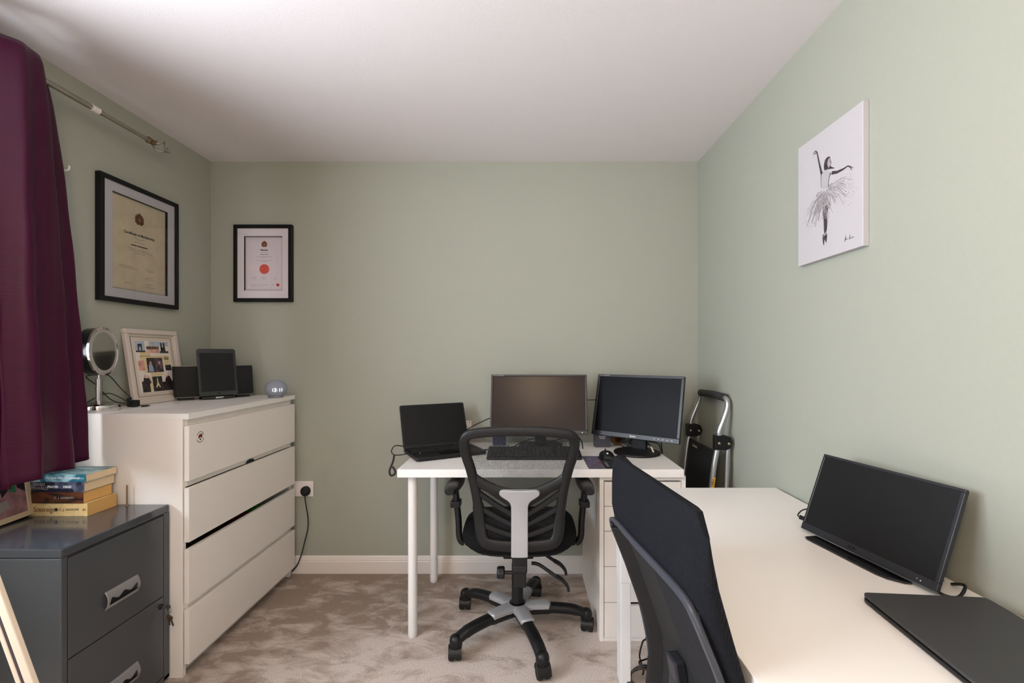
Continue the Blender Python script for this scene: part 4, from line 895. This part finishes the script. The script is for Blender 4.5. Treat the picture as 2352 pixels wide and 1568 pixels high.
m1 = thing('monitor_lead', 'thin black lead running from the middle monitor down behind the laptop', 'cable', (-.2, 2.45, .85))
obj('cable', MB().tube(spline([(-.150,2.40,.899),(-.185,2.42,.885),(-.23,2.45,.862),(-.28,2.47,.835),(-.33,2.49,.80),(-.34,2.50,.765),(-.34,2.525,.70),(-.34,2.53,.5)], 6), .0026, 6), M['blackm'], m1, smooth=True)
m2 = thing('monitor_lead', 'thin black lead stretched between the two monitors', 'cable', (.33, 2.42, .98))
obj('cable', MB().tube(spline([(.28,2.40,.985),(.34,2.41,.984),(.42,2.42,.984),(.50,2.36,.985)], 6), .0022, 6), M['blackm'], m2, smooth=True)
m3 = thing('desk_cable', 'black cable winding along the desk behind the keyboard', 'cable', (.0, 2.35, DZ))
obj('cable', MB().tube(spline([(-.27,2.30,DZ+.004),(-.18,2.30,DZ+.004),(-.08,2.31,DZ+.004),(-.02,2.40,DZ+.02),(.06,2.46,DZ+.03),(.16,2.45,DZ+.02),(.26,2.44,DZ+.06),(.30,2.40,DZ+.03),(.30,2.33,DZ+.004)], 6), .003, 6), M['blackm'], m3, smooth=True)

# ------------------------------------------------------------------ hand truck
def ypt(z): return 0.905+(z-.80)*.135 if z > .3 else .905-.5*.135+(z-.3)*.135
ht = thing('hand_truck', 'folded aluminium hand truck leaning in the right-hand corner', 'hand truck', (.83, 2.3, 0))
YN, YF = 2.120, 2.480
hp = [(.845, YN, .12), (.873, YN, .607), (.905, YN, .82), (.908, YN, .868), (.930, YN+.002, .925), (.948, YN+.006, .975), (.952, YN+.018, 1.008), (.950, YN+.05, 1.022), (.948, YN+.11, 1.026)]
hp2 = [(x, YF-(y-YN), z) for x, y, z in hp]
obj('handle_tube', MB().tube(spline(hp+list(reversed(hp2)), 6), .0125, 14), M['alu'], ht, smooth=True)
obj('rear_tube', MB().cyl((.905+.046, YN, .835), (.873+.046, YN, .12), .011), M['alu'], ht, smooth=True)
obj('rear_tube', MB().cyl((.905+.046, YF, .835), (.873+.046, YF, .12), .011), M['alu'], ht, smooth=True)
obj('grip', MB().tube([(.949, YN+.035+.018*i, 1.020+.004*math.sin(PI*i/16)) for i in range(17)], .0185, 14), M['rubber'], ht, smooth=True)
for y in (YN, YF):
    p = obj('bracket', MB().prism([(-.022,-.034),(.03,-.034),(.052,-.026),(.062,0),(.052,.026),(.03,.034),(-.022,.034)], (.905, y-.015, .815), (1,0,0), (0,0,1), (0,1,0), .030), M['black'], ht, bevel=.003)
    obj('rivet', MB().lathe([(.0065,0),(.0065,.002),(.004,.004),(0,.004)], (.903, y-.015, .813), (0,-1,0), 14).lathe([(.0065,0),(.0065,.002),(.004,.004),(0,.004)], (.948, y-.015, .811), (0,-1,0), 14), M['steel'], p, smooth=True)
obj('toe_plate', MB().loft([[(.893, YN+.012, .77), (.893, YF-.012, .77), (.845, YF-.012, .20), (.845, YN+.012, .20)], [(.905, YN+.012, .772), (.905, YF-.012, .772), (.857, YF-.012, .20), (.857, YN+.012, .20)]]), M['blackm'], ht, bevel=.003)
obj('cross_tube', MB().cyl((.875+.02, YN, .16), (.875+.02, YF, .16), .010), M['alu'], ht, smooth=True)
for y in (YN+.035, YF-.035):
    obj('wheel', MB().cyl((.895, y-.018, .075), (.895, y+.018, .075), .070, n=32).cyl((.895, y-.02, .075), (.895, y+.02, .075), .02), M['rubber'], ht, smooth=True, bevel=.004)
obj('axle', MB().cyl((.895, YN, .075), (.895, YF, .075), .006).cyl((.893, YN+.04, .075), (.893, YN+.04, .165), .008).cyl((.893, YF-.04, .075), (.893, YF-.04, .165), .008), M['steel'], ht, smooth=True)
obj('yellow_label', MB().loft([[(.8745+.0132*math.sin(a-.42)+(z-.607)*.15, YN-.0132*math.cos(a-.42), z) for a in [math.radians(q) for q in range(-58, 59, 12)]] for z in (.585, .655)], closed_ring=False, cap=False), M['orange'], ht, smooth=True)
text('label_text', '150KG', .0125, M['ink'], ht, (.8785-.0137*.41, YN-.0137*.92, .630), (.15,0,1), (-.92,.41,.13), bold=.0002)
obj('white_label', MB().box(.8905, .8915, 2.345, 2.395, .735, .752), M['textg'], ht)
obj('orange_label', MB().box(.8905, .8915, 2.397, 2.410, .737, .754), mat('orange_sticker', rgb(190,110,60), .6), ht)

# ------------------------------------------------------------------ front desk, right
TZ, TX0, TX1, TY0, TY1 = .715, .361, .9624, .54, 1.740
fd_ = thing('desk', 'white square-legged desk along the right wall in the foreground', 'desk', (.66, 1.14, 0))
obj('desktop', MB().box(TX0, TX1, TY0, TY1, TZ-.034, TZ), M['lam'], fd_, bevel=.0015)
def sqleg(x, y):
    l_ = obj('leg', MB().box(x, x+.037, y, y+.068, 0, .40), M['legw'], fd_, bevel=.002)
    obj('leg_sleeve', MB().box(x-.002, x+.041, y-.002, y+.070, .385, TZ-.034), M['legw'], l_, bevel=.002)
sqleg(.354, 1.668); sqleg(TX1-.042, 1.668); sqleg(TX1-.042, .56); sqleg(.364, .545)

# portable monitor
pm = thing('portable_monitor', 'slim black portable monitor on its folding stand on the right desk', 'monitor', (.82, 1.13, TZ))
R = Rm(-80.3, -20.6, -.4); u, n, v = R @ X(1,0,0), R @ X(0,-1,0), R @ X(0,0,1); c = Vector((.868, 1.138, .8305)); w_, h = .368, .224
b = MB()
for u0, u1, v0, v1 in ((-w_/2,w_/2,-h/2,-h/2+.019),(-w_/2,w_/2,h/2-.007,h/2),(-w_/2,-w_/2+.007,-h/2+.019,h/2-.007),(w_/2-.009,w_/2,-h/2+.019,h/2-.007)):
    b.obox(c+u*(u0+u1)/2+v*(v0+v1)/2-n*.003, u, v, n, (u1-u0)/2, (v1-v0)/2, .0045)
obj('bezel', b, M['pcb'], pm, bevel=.0015)
obj('rear_shell', MB().obox(c-n*.007, u, v, n, w_/2-.002, h/2-.002, .0035), M['black'], pm)
obj('screen', MB().obox(c+v*.006-n*.001, u, v, n, w_/2-.008, h/2-.013, .001), mat('matt_black_screen', rgb(14,14,16), .5, spec=.35), pm)
text('maker_text', 'ASUS', .009, M['blackg'], pm, c-v*(h/2-.0095)+n*.0018-u*.02, u, v, bold=.0002)
obj('power_light', MB().lathe([(0,0),(.0014,0),(.0014,.0006),(0,.0006)], c+u*.150-v*(h/2-.008)+n*.0015, n, 8).lathe([(0,0),(.001,0),(.001,.0006),(0,.0006)], c+u*.142-v*(h/2-.0095)+n*.0015, n, 8), M['text'], pm)
bm_ = c-v*h/2
uh = Vector((u.x, u.y, 0)).normalized(); fh = Vector((n.x, n.y, 0)).normalized()
p0_ = Vector((bm_.x, bm_.y, TZ))
obj('stand_plate', MB().loft([[p0_+uh*x+fh*y+X(0,0,z) for x, y in [(-.135,-.005),(-.135,.030),(-.125,.034),(.075,.034),(.10,.028),(.125,.010),(.13,-.005)]] for z in (.001, .006)]), M['blackg'], pm, bevel=.001)
obj('stand_leg', MB().loft([[c-n*.010+uh*x+X(0,0,.0) for x in (-.06,.10)]+[c-n*.014+uh*x for x in (.10,-.06)], [p0_-fh*.085+uh*x+X(0,0,.001) for x in (-.09,.13)]+[p0_-fh*.089+uh*x+X(0,0,.001) for x in (.13,-.09)]]), M['blackm'], pm)
pcb = thing('monitor_cable', 'black cable looping from the left edge of the portable monitor', 'cable', (.85, 1.33, .75))
a0_ = c-u*(w_/2+.002)-v*.085
obj('cable_plug', MB().obox(a0_-u*.006, u, v, n, .007, .006, .003), M['black'], pcb, bevel=.001)
obj('cable', MB().tube(spline([a0_-u*.012, a0_-u*.022+v*.003, a0_-u*.022+v*.022-n*.012, a0_-u*.004+v*.035-n*.030, a0_+u*.03+v*.02-n*.045], 6), .0018, 6), M['black'], pcb, smooth=True)
p2_ = thing('monitor_cable', 'black cable curling on the desk behind the near end of the portable monitor', 'cable', (.9, 1.0, TZ))
obj('cable', MB().tube(spline([c+u*.13-v*.06-n*.012, c+u*.165-v*.055-n*.02, Vector((.888,.985,TZ+.03)), Vector((.880,.965,TZ+.004)), Vector((.90,.945,TZ+.004)), Vector((.93,.96,TZ+.02)), Vector((.94,1.0,TZ+.004))], 6), .0032, 8), M['black'], p2_, smooth=True)

# closed laptop
lA = Vector((.696, .938, TZ)); a1 = Vector((.996,-.085,0)).normalized(); a2 = Vector((-.105,-.994,0)).normalized(); a2 = (a2-a1*a2.dot(a1)).normalized()
cl2 = thing('laptop', 'closed charcoal laptop on the near end of the right desk', 'laptop', lA)
cc_ = lA+a1*.118+a2*.170
obj('laptop_base', MB().prism(rrect(.236, .340, .010), cc_+X(0,0,.002), a1, -a2, (0,0,1), .0085), M['black'], cl2, bevel=.002)
obj('lid', MB().prism(rrect(.236, .340, .010), cc_+X(0,0,.0125), a1, -a2, (0,0,1), .0065), M['lap'], cl2, bevel=.0015)
obj('rubber_foot', MB().cyl(lA+a1*.03+a2*.03, lA+a1*.03+a2*.03+X(0,0,.003), .006), M['blackm'], cl2)
# cables hanging behind the desk leg
fcb = thing('cable_coil', 'coiled black mains cable on the carpet behind the desk leg', 'cable', (.44, 1.72, 0))
b = MB()
b.tube(spline([(.49,1.735,.70),(.478,1.735,.40),(.468,1.73,.17),(.452,1.735,.13),(.440,1.735,.08),(.446,1.735,.05),(.455,1.735,.02),(.45,1.73,.006)], 6), .0034, 8)
b.tube(spline([(.49,1.73,.075),(.455,1.735,.060),(.438,1.735,.052),(.448,1.73,.036),(.47,1.73,.026),(.50,1.73,.03)], 6), .003, 8)
for k in range(3):
    pts = [(.425+.045*math.cos(a)+.006*k, 1.67+.020*math.sin(a)+.004*k, .035+.024*math.sin(a+.5)+.004*k) for a in [2*PI*i/24 for i in range(24)]]
    b.tube(pts, .0036, 8, closed=True)
obj('cable', b, M['blackg'], fcb, smooth=True)
obj('cable_tie', MB().tube([(.463+.010*math.cos(a), 1.672, .028+.016*math.sin(a)) for a in [2*PI*i/12 for i in range(12)]], .004, 8, closed=True), M['blackm'], fcb, smooth=True)

# ------------------------------------------------------------------ mesh-back office chair
def Yb(z):
    ks = [(.40,1.772),(.44,1.775),(.6,1.79),(.75,1.77),(.95,1.715),(1.0,1.70)]
    for (a, p), (b_, q) in zip(ks, ks[1:]):
        if z <= b_: return p+(q-p)*(z-a)/(b_-a)
    return 1.70
OX = -.018
oc = thing('office_chair', 'black mesh-back office chair with silver spine at the back desk', 'office chair', (-.03, 2.013, 0))
half = [(0, .4524), (-.1048, .4588), (-.1417, .4702), (-.1622, .4915), (-.1717, .52), (-.1777, .5664), (-.183, .6413), (-.1914, .6991), (-.1999, .7412), (-.2096, .7842), (-.2209, .8232), (-.2283, .8655), (-.2289, .8959), (-.2228, .9148), (-.2079, .9317), (-.179, .9429), (-.1005, .9514), (0, .9539)]
outl = half+[(-x, z) for x, z in reversed(half[1:-1])]
cz = .70; n_ = len(outl); ins = []; hw = []
for i, (x, z) in enumerate(outl):      # inset outline to the ring's centre line
    px, pz = outl[i-1]; qx, qz = outl[(i+1) % n_]; tx, tz = qx-px, qz-pz; L = math.hypot(tx, tz); nx, nz = -tz/L, tx/L
    if nx*(0-x)+nz*(cz-z) < 0: nx, nz = -nx, -nz
    wd = .0190 if z > .60 else .0225; ins.append((x+nx*wd, z+nz*wd)); hw.append(wd)
sp = spline([(OX+x, Yb(z), z) for x, z in ins], 4, closed=True)
hws = [hw[(i//4) % n_] for i in range(len(sp))]
bf = obj('back_frame', MB().ribbon(sp, hws, .013, (0,1,.0), closed=True, n=14), M['black'], oc, smooth=True)
def slat(pts, w_, th=.008, dy=.0): return MB().ribbon(spline([(OX+x, Yb(z)+dy, z) for x, z in pts], 6), w_, th, (0,1,0), n=10)
cr = [(-.185,.765),(-.1649,.7469),(-.1229,.7221),(-.0679,.700),(0,.692),(.0679,.700),(.1229,.7221),(.1649,.7469),(.185,.765)]
obj('lumbar_bar', slat([(x, z-.014) for x, z in cr], .020, .011), M['black'], oc, smooth=True)
for s in (-1, 1):
    for (x0, z0), (x1, z1), w_ in (((-.175,.745),(-.020,.635),.016), ((-.168,.690),(-.020,.590),.011), ((-.162,.628),(-.020,.553),.011), ((-.160,.566),(-.020,.514),.0115)):
        obj('rib', slat([(s*x0, z0), (s*(x0*.5+x1*.5), (z0+z1)/2-.004), (s*x1, z1)], w_, .009), M['black'], oc, smooth=True)
rows = []
for j in range(25):
    z = .475+(.935-.475)*j/24
    xs = [abs(x) for (x, zz) in half]; 
    wdt = .16
    for (xa, za), (xb, zb) in zip(half, half[1:]):
        if za <= z <= zb and zb > za: wdt = abs(xa+(xb-xa)*(z-za)/(zb-za))-.012
    if z > .93: wdt = min(wdt, .185)
    rows.append([(OX-wdt+2*wdt*i/16, Yb(z)+.014+.006*(1-(2*i/16-1)**2), z) for i in range(17)])
obj('mesh_cloth', MB().grid(rows), M['net'], oc, smooth=True)
Tw = [(.4418,.0322),(.4455,.0325),(.52,.0325),(.60,.0325),(.635,.0328),(.648,.037),(.658,.046),(.667,.060),(.675,.0715),(.682,.0772),(.689,.0785),(.695,.0765),(.6995,.071),(.7015,.062)]
obj('silver_spine', MB().loft([[(OX-w_, Yb(z)-.024, z), (OX-w_*.5, Yb(z)-.026, z-(.003 if z > .69 else 0)), (OX, Yb(z)-.0265, z-(.004 if z > .69 else 0)), (OX+w_*.5, Yb(z)-.026, z-(.003 if z > .69 else 0)), (OX+w_, Yb(z)-.024, z), (OX+w_, Yb(z)-.010, z), (OX-w_, Yb(z)-.010, z)] for z, w_ in Tw]), M['silver'], oc, bevel=.003, smooth=True, auto=35)['label'] = 'silver T-shaped back support'
# seat: rounded cushion, waterfall front
SXc, SYc = -.02, 2.03; rings = []
prof = [(.80,.418),(.93,.424),(.99,.440),(1.0,.458),(.985,.476),(.93,.488),(.80,.492),(.4,.486),(.01,.484)]
for k, z in [(.01,.412)]+prof:
    rings.append([(SXc+.247*k*math.copysign(abs(math.cos(a))**.62, math.cos(a)), SYc+.232*k*math.copysign(abs(math.sin(a))**.62, math.sin(a)), z-.012*max(0, math.sin(a))**3*(1 if z > .43 else 0)) for a in [2*PI*i/48 for i in range(48)]])
obj('seat', MB().loft(rings), M['fab'], oc, smooth=True, auto=60)
obj('seat_pan', MB().loft([[(SXc+.21*k*math.copysign(abs(math.cos(a))**.6, math.cos(a)), SYc+.19*k*math.copysign(abs(math.sin(a))**.6, math.sin(a)), z) for a in [2*PI*i/32 for i in range(32)]] for k, z in ((.8,.395),(1,.405),(1,.418))]), M['black'], oc, smooth=True)
obj('mechanism', MB().box(SXc-.07, SXc+.06, 1.93, 2.14, .355, .398).box(OX-.026, OX+.030, 1.79, 1.98, .365, .392), M['blackm'], oc, bevel=.006)
obj('back_bracket', MB().loft([[(OX+x, 1.795+.0*z, z) for x, z in ((-.030,.36),(.030,.36),(.030,.47),(-.030,.47))], [(OX+x, 1.825, z) for x, z in ((-.030,.36),(.030,.36),(.030,.47),(-.030,.47))]]).box(OX-.024, OX+.026, 1.80, 1.835, .30, .37), M['black'], oc, bevel=.004)
obj('tension_knob', MB().cyl((OX-.028, 1.815, .355), (OX-.062, 1.815, .355), .007).lathe([(.020,0),(.024,.004),(.024,.022),(.021,.030),(0,.032)], (OX-.060, 1.815, .355), (-1,0,0), 14), M['black'], oc)
# armrests
for s in (-1, 1):
    ax = OX+s*.275
    u_ = obj('arm_post', MB().ribbon(spline([(ax+s*.010,1.99,.665),(ax+s*.004,1.99,.60),(ax-s*.006,1.99,.50),(ax-s*.010,1.99,.43),(ax-s*.03,1.995,.405),(ax-s*.075,2.0,.402),(ax-s*.13,2.0,.402)], 6), .020, .013, [(s,0,0)]*25+[(s*.7,0,.7)]*4+[(0,0,1)]*8, n=12), M['black'], oc, smooth=True)
    obj('height_button', MB().obox((ax+s*.005,1.99,.575), (1,0,0), (0,1,0), (0,0,1), .022, .027, .014), M['black'], u_, bevel=.005)
    rings = []
    for i in range(13):
        t = i/12; k = math.sin(PI*(.10+.80*t))**.35 if 0 < i < 12 else .55
        cx_ = ax+s*(-.006+.012*(1-t))
        rings.append([(cx_+.0315*k*math.copysign(abs(math.cos(a))**.7, math.cos(a)), 1.815+.235*t, .674+.0215*k*math.copysign(abs(math.sin(a))**.8, math.sin(a))) for a in [2*PI*j_/16 for j_ in range(16)]])
    obj('arm_pad', MB().loft(rings), M['black'], oc, smooth=True, auto=60)
# column
cc0 = Vector((-.030, 2.013, 0))
obj('gas_column', MB().cyl(cc0+X(0,0,.13), cc0+X(0,0,.30), .0255, n=28).cyl(cc0+X(0,0,.30), cc0+X(0,0,.36), .016), M['black'], oc, smooth=True)
obj('column_collar', MB().lathe([(.028,.12),(.036,.122),(.036,.131),(.028,.134)], cc0, n=28), M['blackg'], oc, smooth=True)
for x0, y0, z0 in ((.03, 1.97, .385), (.03, 1.86, .372)):
    q = [(x0, y0, z0), (x0+.03, y0-.005, z0-.004), (x0+.075, y0-.01, z0-.032), (x0+.105, y0-.012, z0-.052)]
    b = MB().tube(spline(q, 6), .0075, 8)
    lv_ = obj('lever', b, M['blackm'], oc, smooth=True)
    obj('lever_paddle', MB().ribbon(spline([(x0+.10,y0-.012,z0-.048),(x0+.125,y0-.014,z0-.062),(x0+.145,y0-.015,z0-.085),(x0+.15,y0-.015,z0-.105)], 5), [.016]*6+[.014]*5+[.010]*5, .006, (.6,0,.8), n=10), M['black'], lv_, smooth=True)
# star base
def star(center, r_end, parent, phase=0, silver=True, caster_m=None):
    for k in range(5):
        a = math.radians(phase+72*k); d = Vector((math.cos(a), math.sin(a), 0)); s_ = Vector((-d.y, d.x, 0)); f = r_end/.31
        path = [center+d*r*f+X(0,0,z) for r, z in ((.02,.100),(.08,.104),(.15,.105),(.22,.100),(.27,.090),(.300,.078))]
        leg = obj('base_leg', MB().ribbon(spline(path, 4), [.027]*8+[.024]*8+[.024]*5, [.024]*8+[.020]*8+[.017]*5, (0,0,1), n=12, e=.7), M['black'], parent, smooth=True)
        obj('leg_end_cap', MB().lathe([(.0245,.052),(.026,.060),(.026,.080),(.022,.092),(.012,.099),(0,.101)], center+d*(r_end-.004), n=24), M['black'], leg, smooth=True)
        cc1 = center+d*r_end; ca = a+(.9 if k % 2 else -.6); ax_ = Vector((1, .12*(k-2), 0)).normalized(); d0 = d; d = Vector((-ax_.y, ax_.x, 0))*(1 if math.sin(a) > -.2 else -1)
        w_ = MB()
        for sg in (-1, 1): w_.lathe([(0,0),(.022,0),(.0275,.003),(.0285,.008),(.0285,.016),(.026,.021),(0,.021)], cc1+ax_*sg*.004+X(0,0,.0287), ax_*sg, 28)
        cs = obj('caster', w_, M['blackm'], parent, smooth=True, auto=50)
        hd = MB(); rr_ = []
        for i in range(9):
            th = math.radians(-10+25*i)
            rr_.append([cc1+ax_*x+d*(.031*math.cos(th))+X(0,0,.0287+.031*math.sin(th)) for x in (-.026,.026)]+[cc1+ax_*x+d*(.0285*math.cos(th))+X(0,0,.0287+.0285*math.sin(th)) for x in (.026,-.026)])
        hd.loft(rr_); hd.cyl(cc1+X(0,0,.055), cc1+X(0,0,.078), .011); d = d0
        obj('caster_hood', hd, M['black'], cs, smooth=True, auto=50)
    if silver:
        b = MB()
        for k in range(5):
            a = math.radians(phase+72*k); d = Vector((math.cos(a), math.sin(a), 0))
            path = [center+d*r+X(0,0,z) for r, z in ((.02,.116),(.06,.1175),(.10,.1185),(.132,.1185),(.145,.116))]
            b.ribbon(spline(path, 4), [.034]*5+[.031]*6+[.030]*3+[.025,.019,.009], [.0145]*14+[.0135,.0115,.008], (0,0,1), n=12, e=.7)
        b.lathe([(0,.098),(.045,.100),(.048,.118),(.040,.1275),(0,.1285)], center, n=32)
        obj('silver_base_cover', b, M['silver'], parent, smooth=True)['label'] = 'silver star-shaped cover on the chair base'
star(cc0, .31, oc, 1, True)

# ------------------------------------------------------------------ high-back upholstered chair, foreground
ch = thing('office_chair', 'high-backed black upholstered chair seen from behind at the right desk', 'office chair', (.50, 1.0, 0))
av = Vector((.127, -.992, 0)); fv = Vector((.992, .127, 0)); cen = Vector((.2595, .938, 0)); CW = .4476
def ip(z, tab):
    if z >= tab[0][0]: return tab[0][1]
    for (a, p), (b_, q) in zip(tab, tab[1:]):
        if z >= b_: 
            t = (z-b_)/(a-b_); t = t; return q+(p-q)*t
    return tab[-1][1]
bt = [(.972,-.010),(.92,-.016),(.85,-.016),(.79,-.004),(.70,.032),(.6,.068),(.535,.090),(.475,.098),(.386,.092),(.33,.08)]
ft = [(.972,.003),(.92,.015),(.85,.030),(.765,.055),(.70,.075),(.66,.084),(.6,.108),(.5,.125),(.42,.125),(.33,.11)]
def CP(uu, z, d=0, tab=bt): return cen+av*(uu*CW)+fv*(ip(z, tab)+d)+X(0,0,z)
def top(uu):      # top edge height with rounded corners
    e = .5-abs(uu); r = .045 if uu < 0 else .06
    return .972-(0 if e > r else .035*(1-math.sqrt(max(0, 1-((r-e)/r)**2))))
def section(z, back_in):
    # closed section: back face far to near, bulging near side, front face near to far, bulging far side
    n = 26; B = []; Fr = []
    for i in range(n+1):
        uu = -.5+i/n; e = min(i, n-i)/n; zz = min(z, top(uu)); th = ip(zz, ft)-ip(zz, bt); rd = min(.010, .35*th)*(1-min(1, e/.08))**2
        B.append(CP(uu, zz, rd+back_in(uu))); Fr.append(CP(uu, zz, -rd, ft))
    ze = min(z, top(.5)); bl = min(.009, .45*(ip(ze, ft)-ip(ze, bt)))
    near = [B[-1].lerp(Fr[-1], t)+av*bl*math.sin(PI*t)**.7 for t in (.15, .35, .5, .65, .85)]
    far = [Fr[0].lerp(B[0], t)-av*bl*math.sin(PI*t)**.7 for t in (.15, .35, .5, .65, .85)]
    return B+near+list(reversed(Fr))+far
def shell_ring(z): return section(z, lambda u: 0)
zt = [.972-.005*i for i in range(9)]+[.93-.02*i for i in range(0, 7)]+[.806]
rings = [[p for p in shell_ring(z)] for z in zt]
up = obj('headrest_cover', MB().loft(rings), M['weave'], ch, smooth=True, auto=50)
# front cushion below (fabric shows along the near side)
def cush_ring(z): return section(z, lambda u: 0 if abs(u) > .455 else .024)
rings = [cush_ring(z) for z in [.806-.024*i for i in range(20)]]
obj('back_cushion', MB().loft(rings), M['weave'], ch, smooth=True, auto=50)
# rim round the open lower back
rp_ = [CP(-.490, .34, -.004), CP(-.490, .45, -.004), CP(-.490, .60, -.004), CP(-.492, .72, -.004), CP(-.488, .785, -.004), CP(-.46, .812, -.005), CP(-.34, .818, -.005), CP(-.1, .817, -.006), CP(.15, .819, -.006), CP(.33, .820, -.006), CP(.42, .814, -.006), CP(.462, .795, -.005), CP(.478, .76, -.005), CP(.480, .68, -.005), CP(.480, .5, -.005), CP(.480, .34, -.005)]
spn = spline(rp_, 6)
obj('plastic_rim', MB().ribbon(spn, [.0035+.004*min(1, max(0, (i_-26)/18)) for i_ in range(len(spn))], .0060, tuple(fv), n=10), M['rim'], ch, smooth=True)
obj('frame_strut', MB().loft([[CP(uu, z, dd) for uu, dd in ((-.502,-.010),(-.462,-.010),(-.418,.018),(-.418,.024),(-.502,.020))] for z in [.79-.03*i for i in range(16)]]), M['black'], ch, bevel=.003)
# lumbar panel: dusty dark plastic/fabric sheet inside the rim
rows = []
for i in range(19):
    z = .810-.47*i/18; ul = -.03+.0*i
    rows.append([CP(ul+(.455-ul)*k/12, z, .008+.010*(k/12-.5)**2) for k in range(13)])
pnl = obj('lumbar_panel', MB().grid(rows), mat('dusty_black_panel', rgb(21,23,29), .7, spec=.3, bump=.5, bscale=250, var=.25, vscale=60), ch, smooth=True)
pnl.modifiers.new('s', 'SOLIDIFY').thickness = .004
obj('inner_shell', MB().grid([[CP(-.455+.50*k/8, .806-.47*i/12, .017) for k in range(9)] for i in range(13)]), M['blackm'], ch)
obj('spine_bracket', MB().loft([[CP(uu, z, dd) for uu, dd in ((-.22,-.010),(-.12,-.010),(-.12,.02),(-.22,.02))] for z in (.545, .50, .40, .33)]), M['pcb'], ch, bevel=.006)
# seat, column, base (mostly under the desk)
sc_ = Vector((.60, 1.0, 0)); rings = []
for k, z in [(.01,.405),(.85,.41),(.97,.425),(1,.445),(.97,.468),(.85,.482),(.01,.484)]:
    rings.append([sc_+fv*(.225*k*math.copysign(abs(math.cos(a))**.6, math.cos(a)))+av*(.235*k*math.copysign(abs(math.sin(a))**.6, math.sin(a)))+X(0,0,z) for a in [2*PI*i/40 for i in range(40)]])
obj('seat', MB().loft(rings), M['weave'], ch, smooth=True, auto=60)
obj('back_stem', MB().ribbon(spline([CP(0,.42,.03), CP(0,.36,.03), sc_-fv*.16+X(0,0,.365), sc_-fv*.02+X(0,0,.375)], 5), .03, .010, [tuple(fv)]*8+[(0,0,1)]*8, n=10), M['black'], ch, smooth=True)
obj('mechanism', MB().obox(sc_+X(0,0,.388), fv, av, (0,0,1), .10, .07, .018), M['blackm'], ch, bevel=.005)
obj('gas_column', MB().cyl(sc_+X(0,0,.10), sc_+X(0,0,.28), .0255, n=24).cyl(sc_+X(0,0,.28), sc_+X(0,0,.375), .016), M['black'], ch, smooth=True)
star(sc_, .29, ch, 25, False)
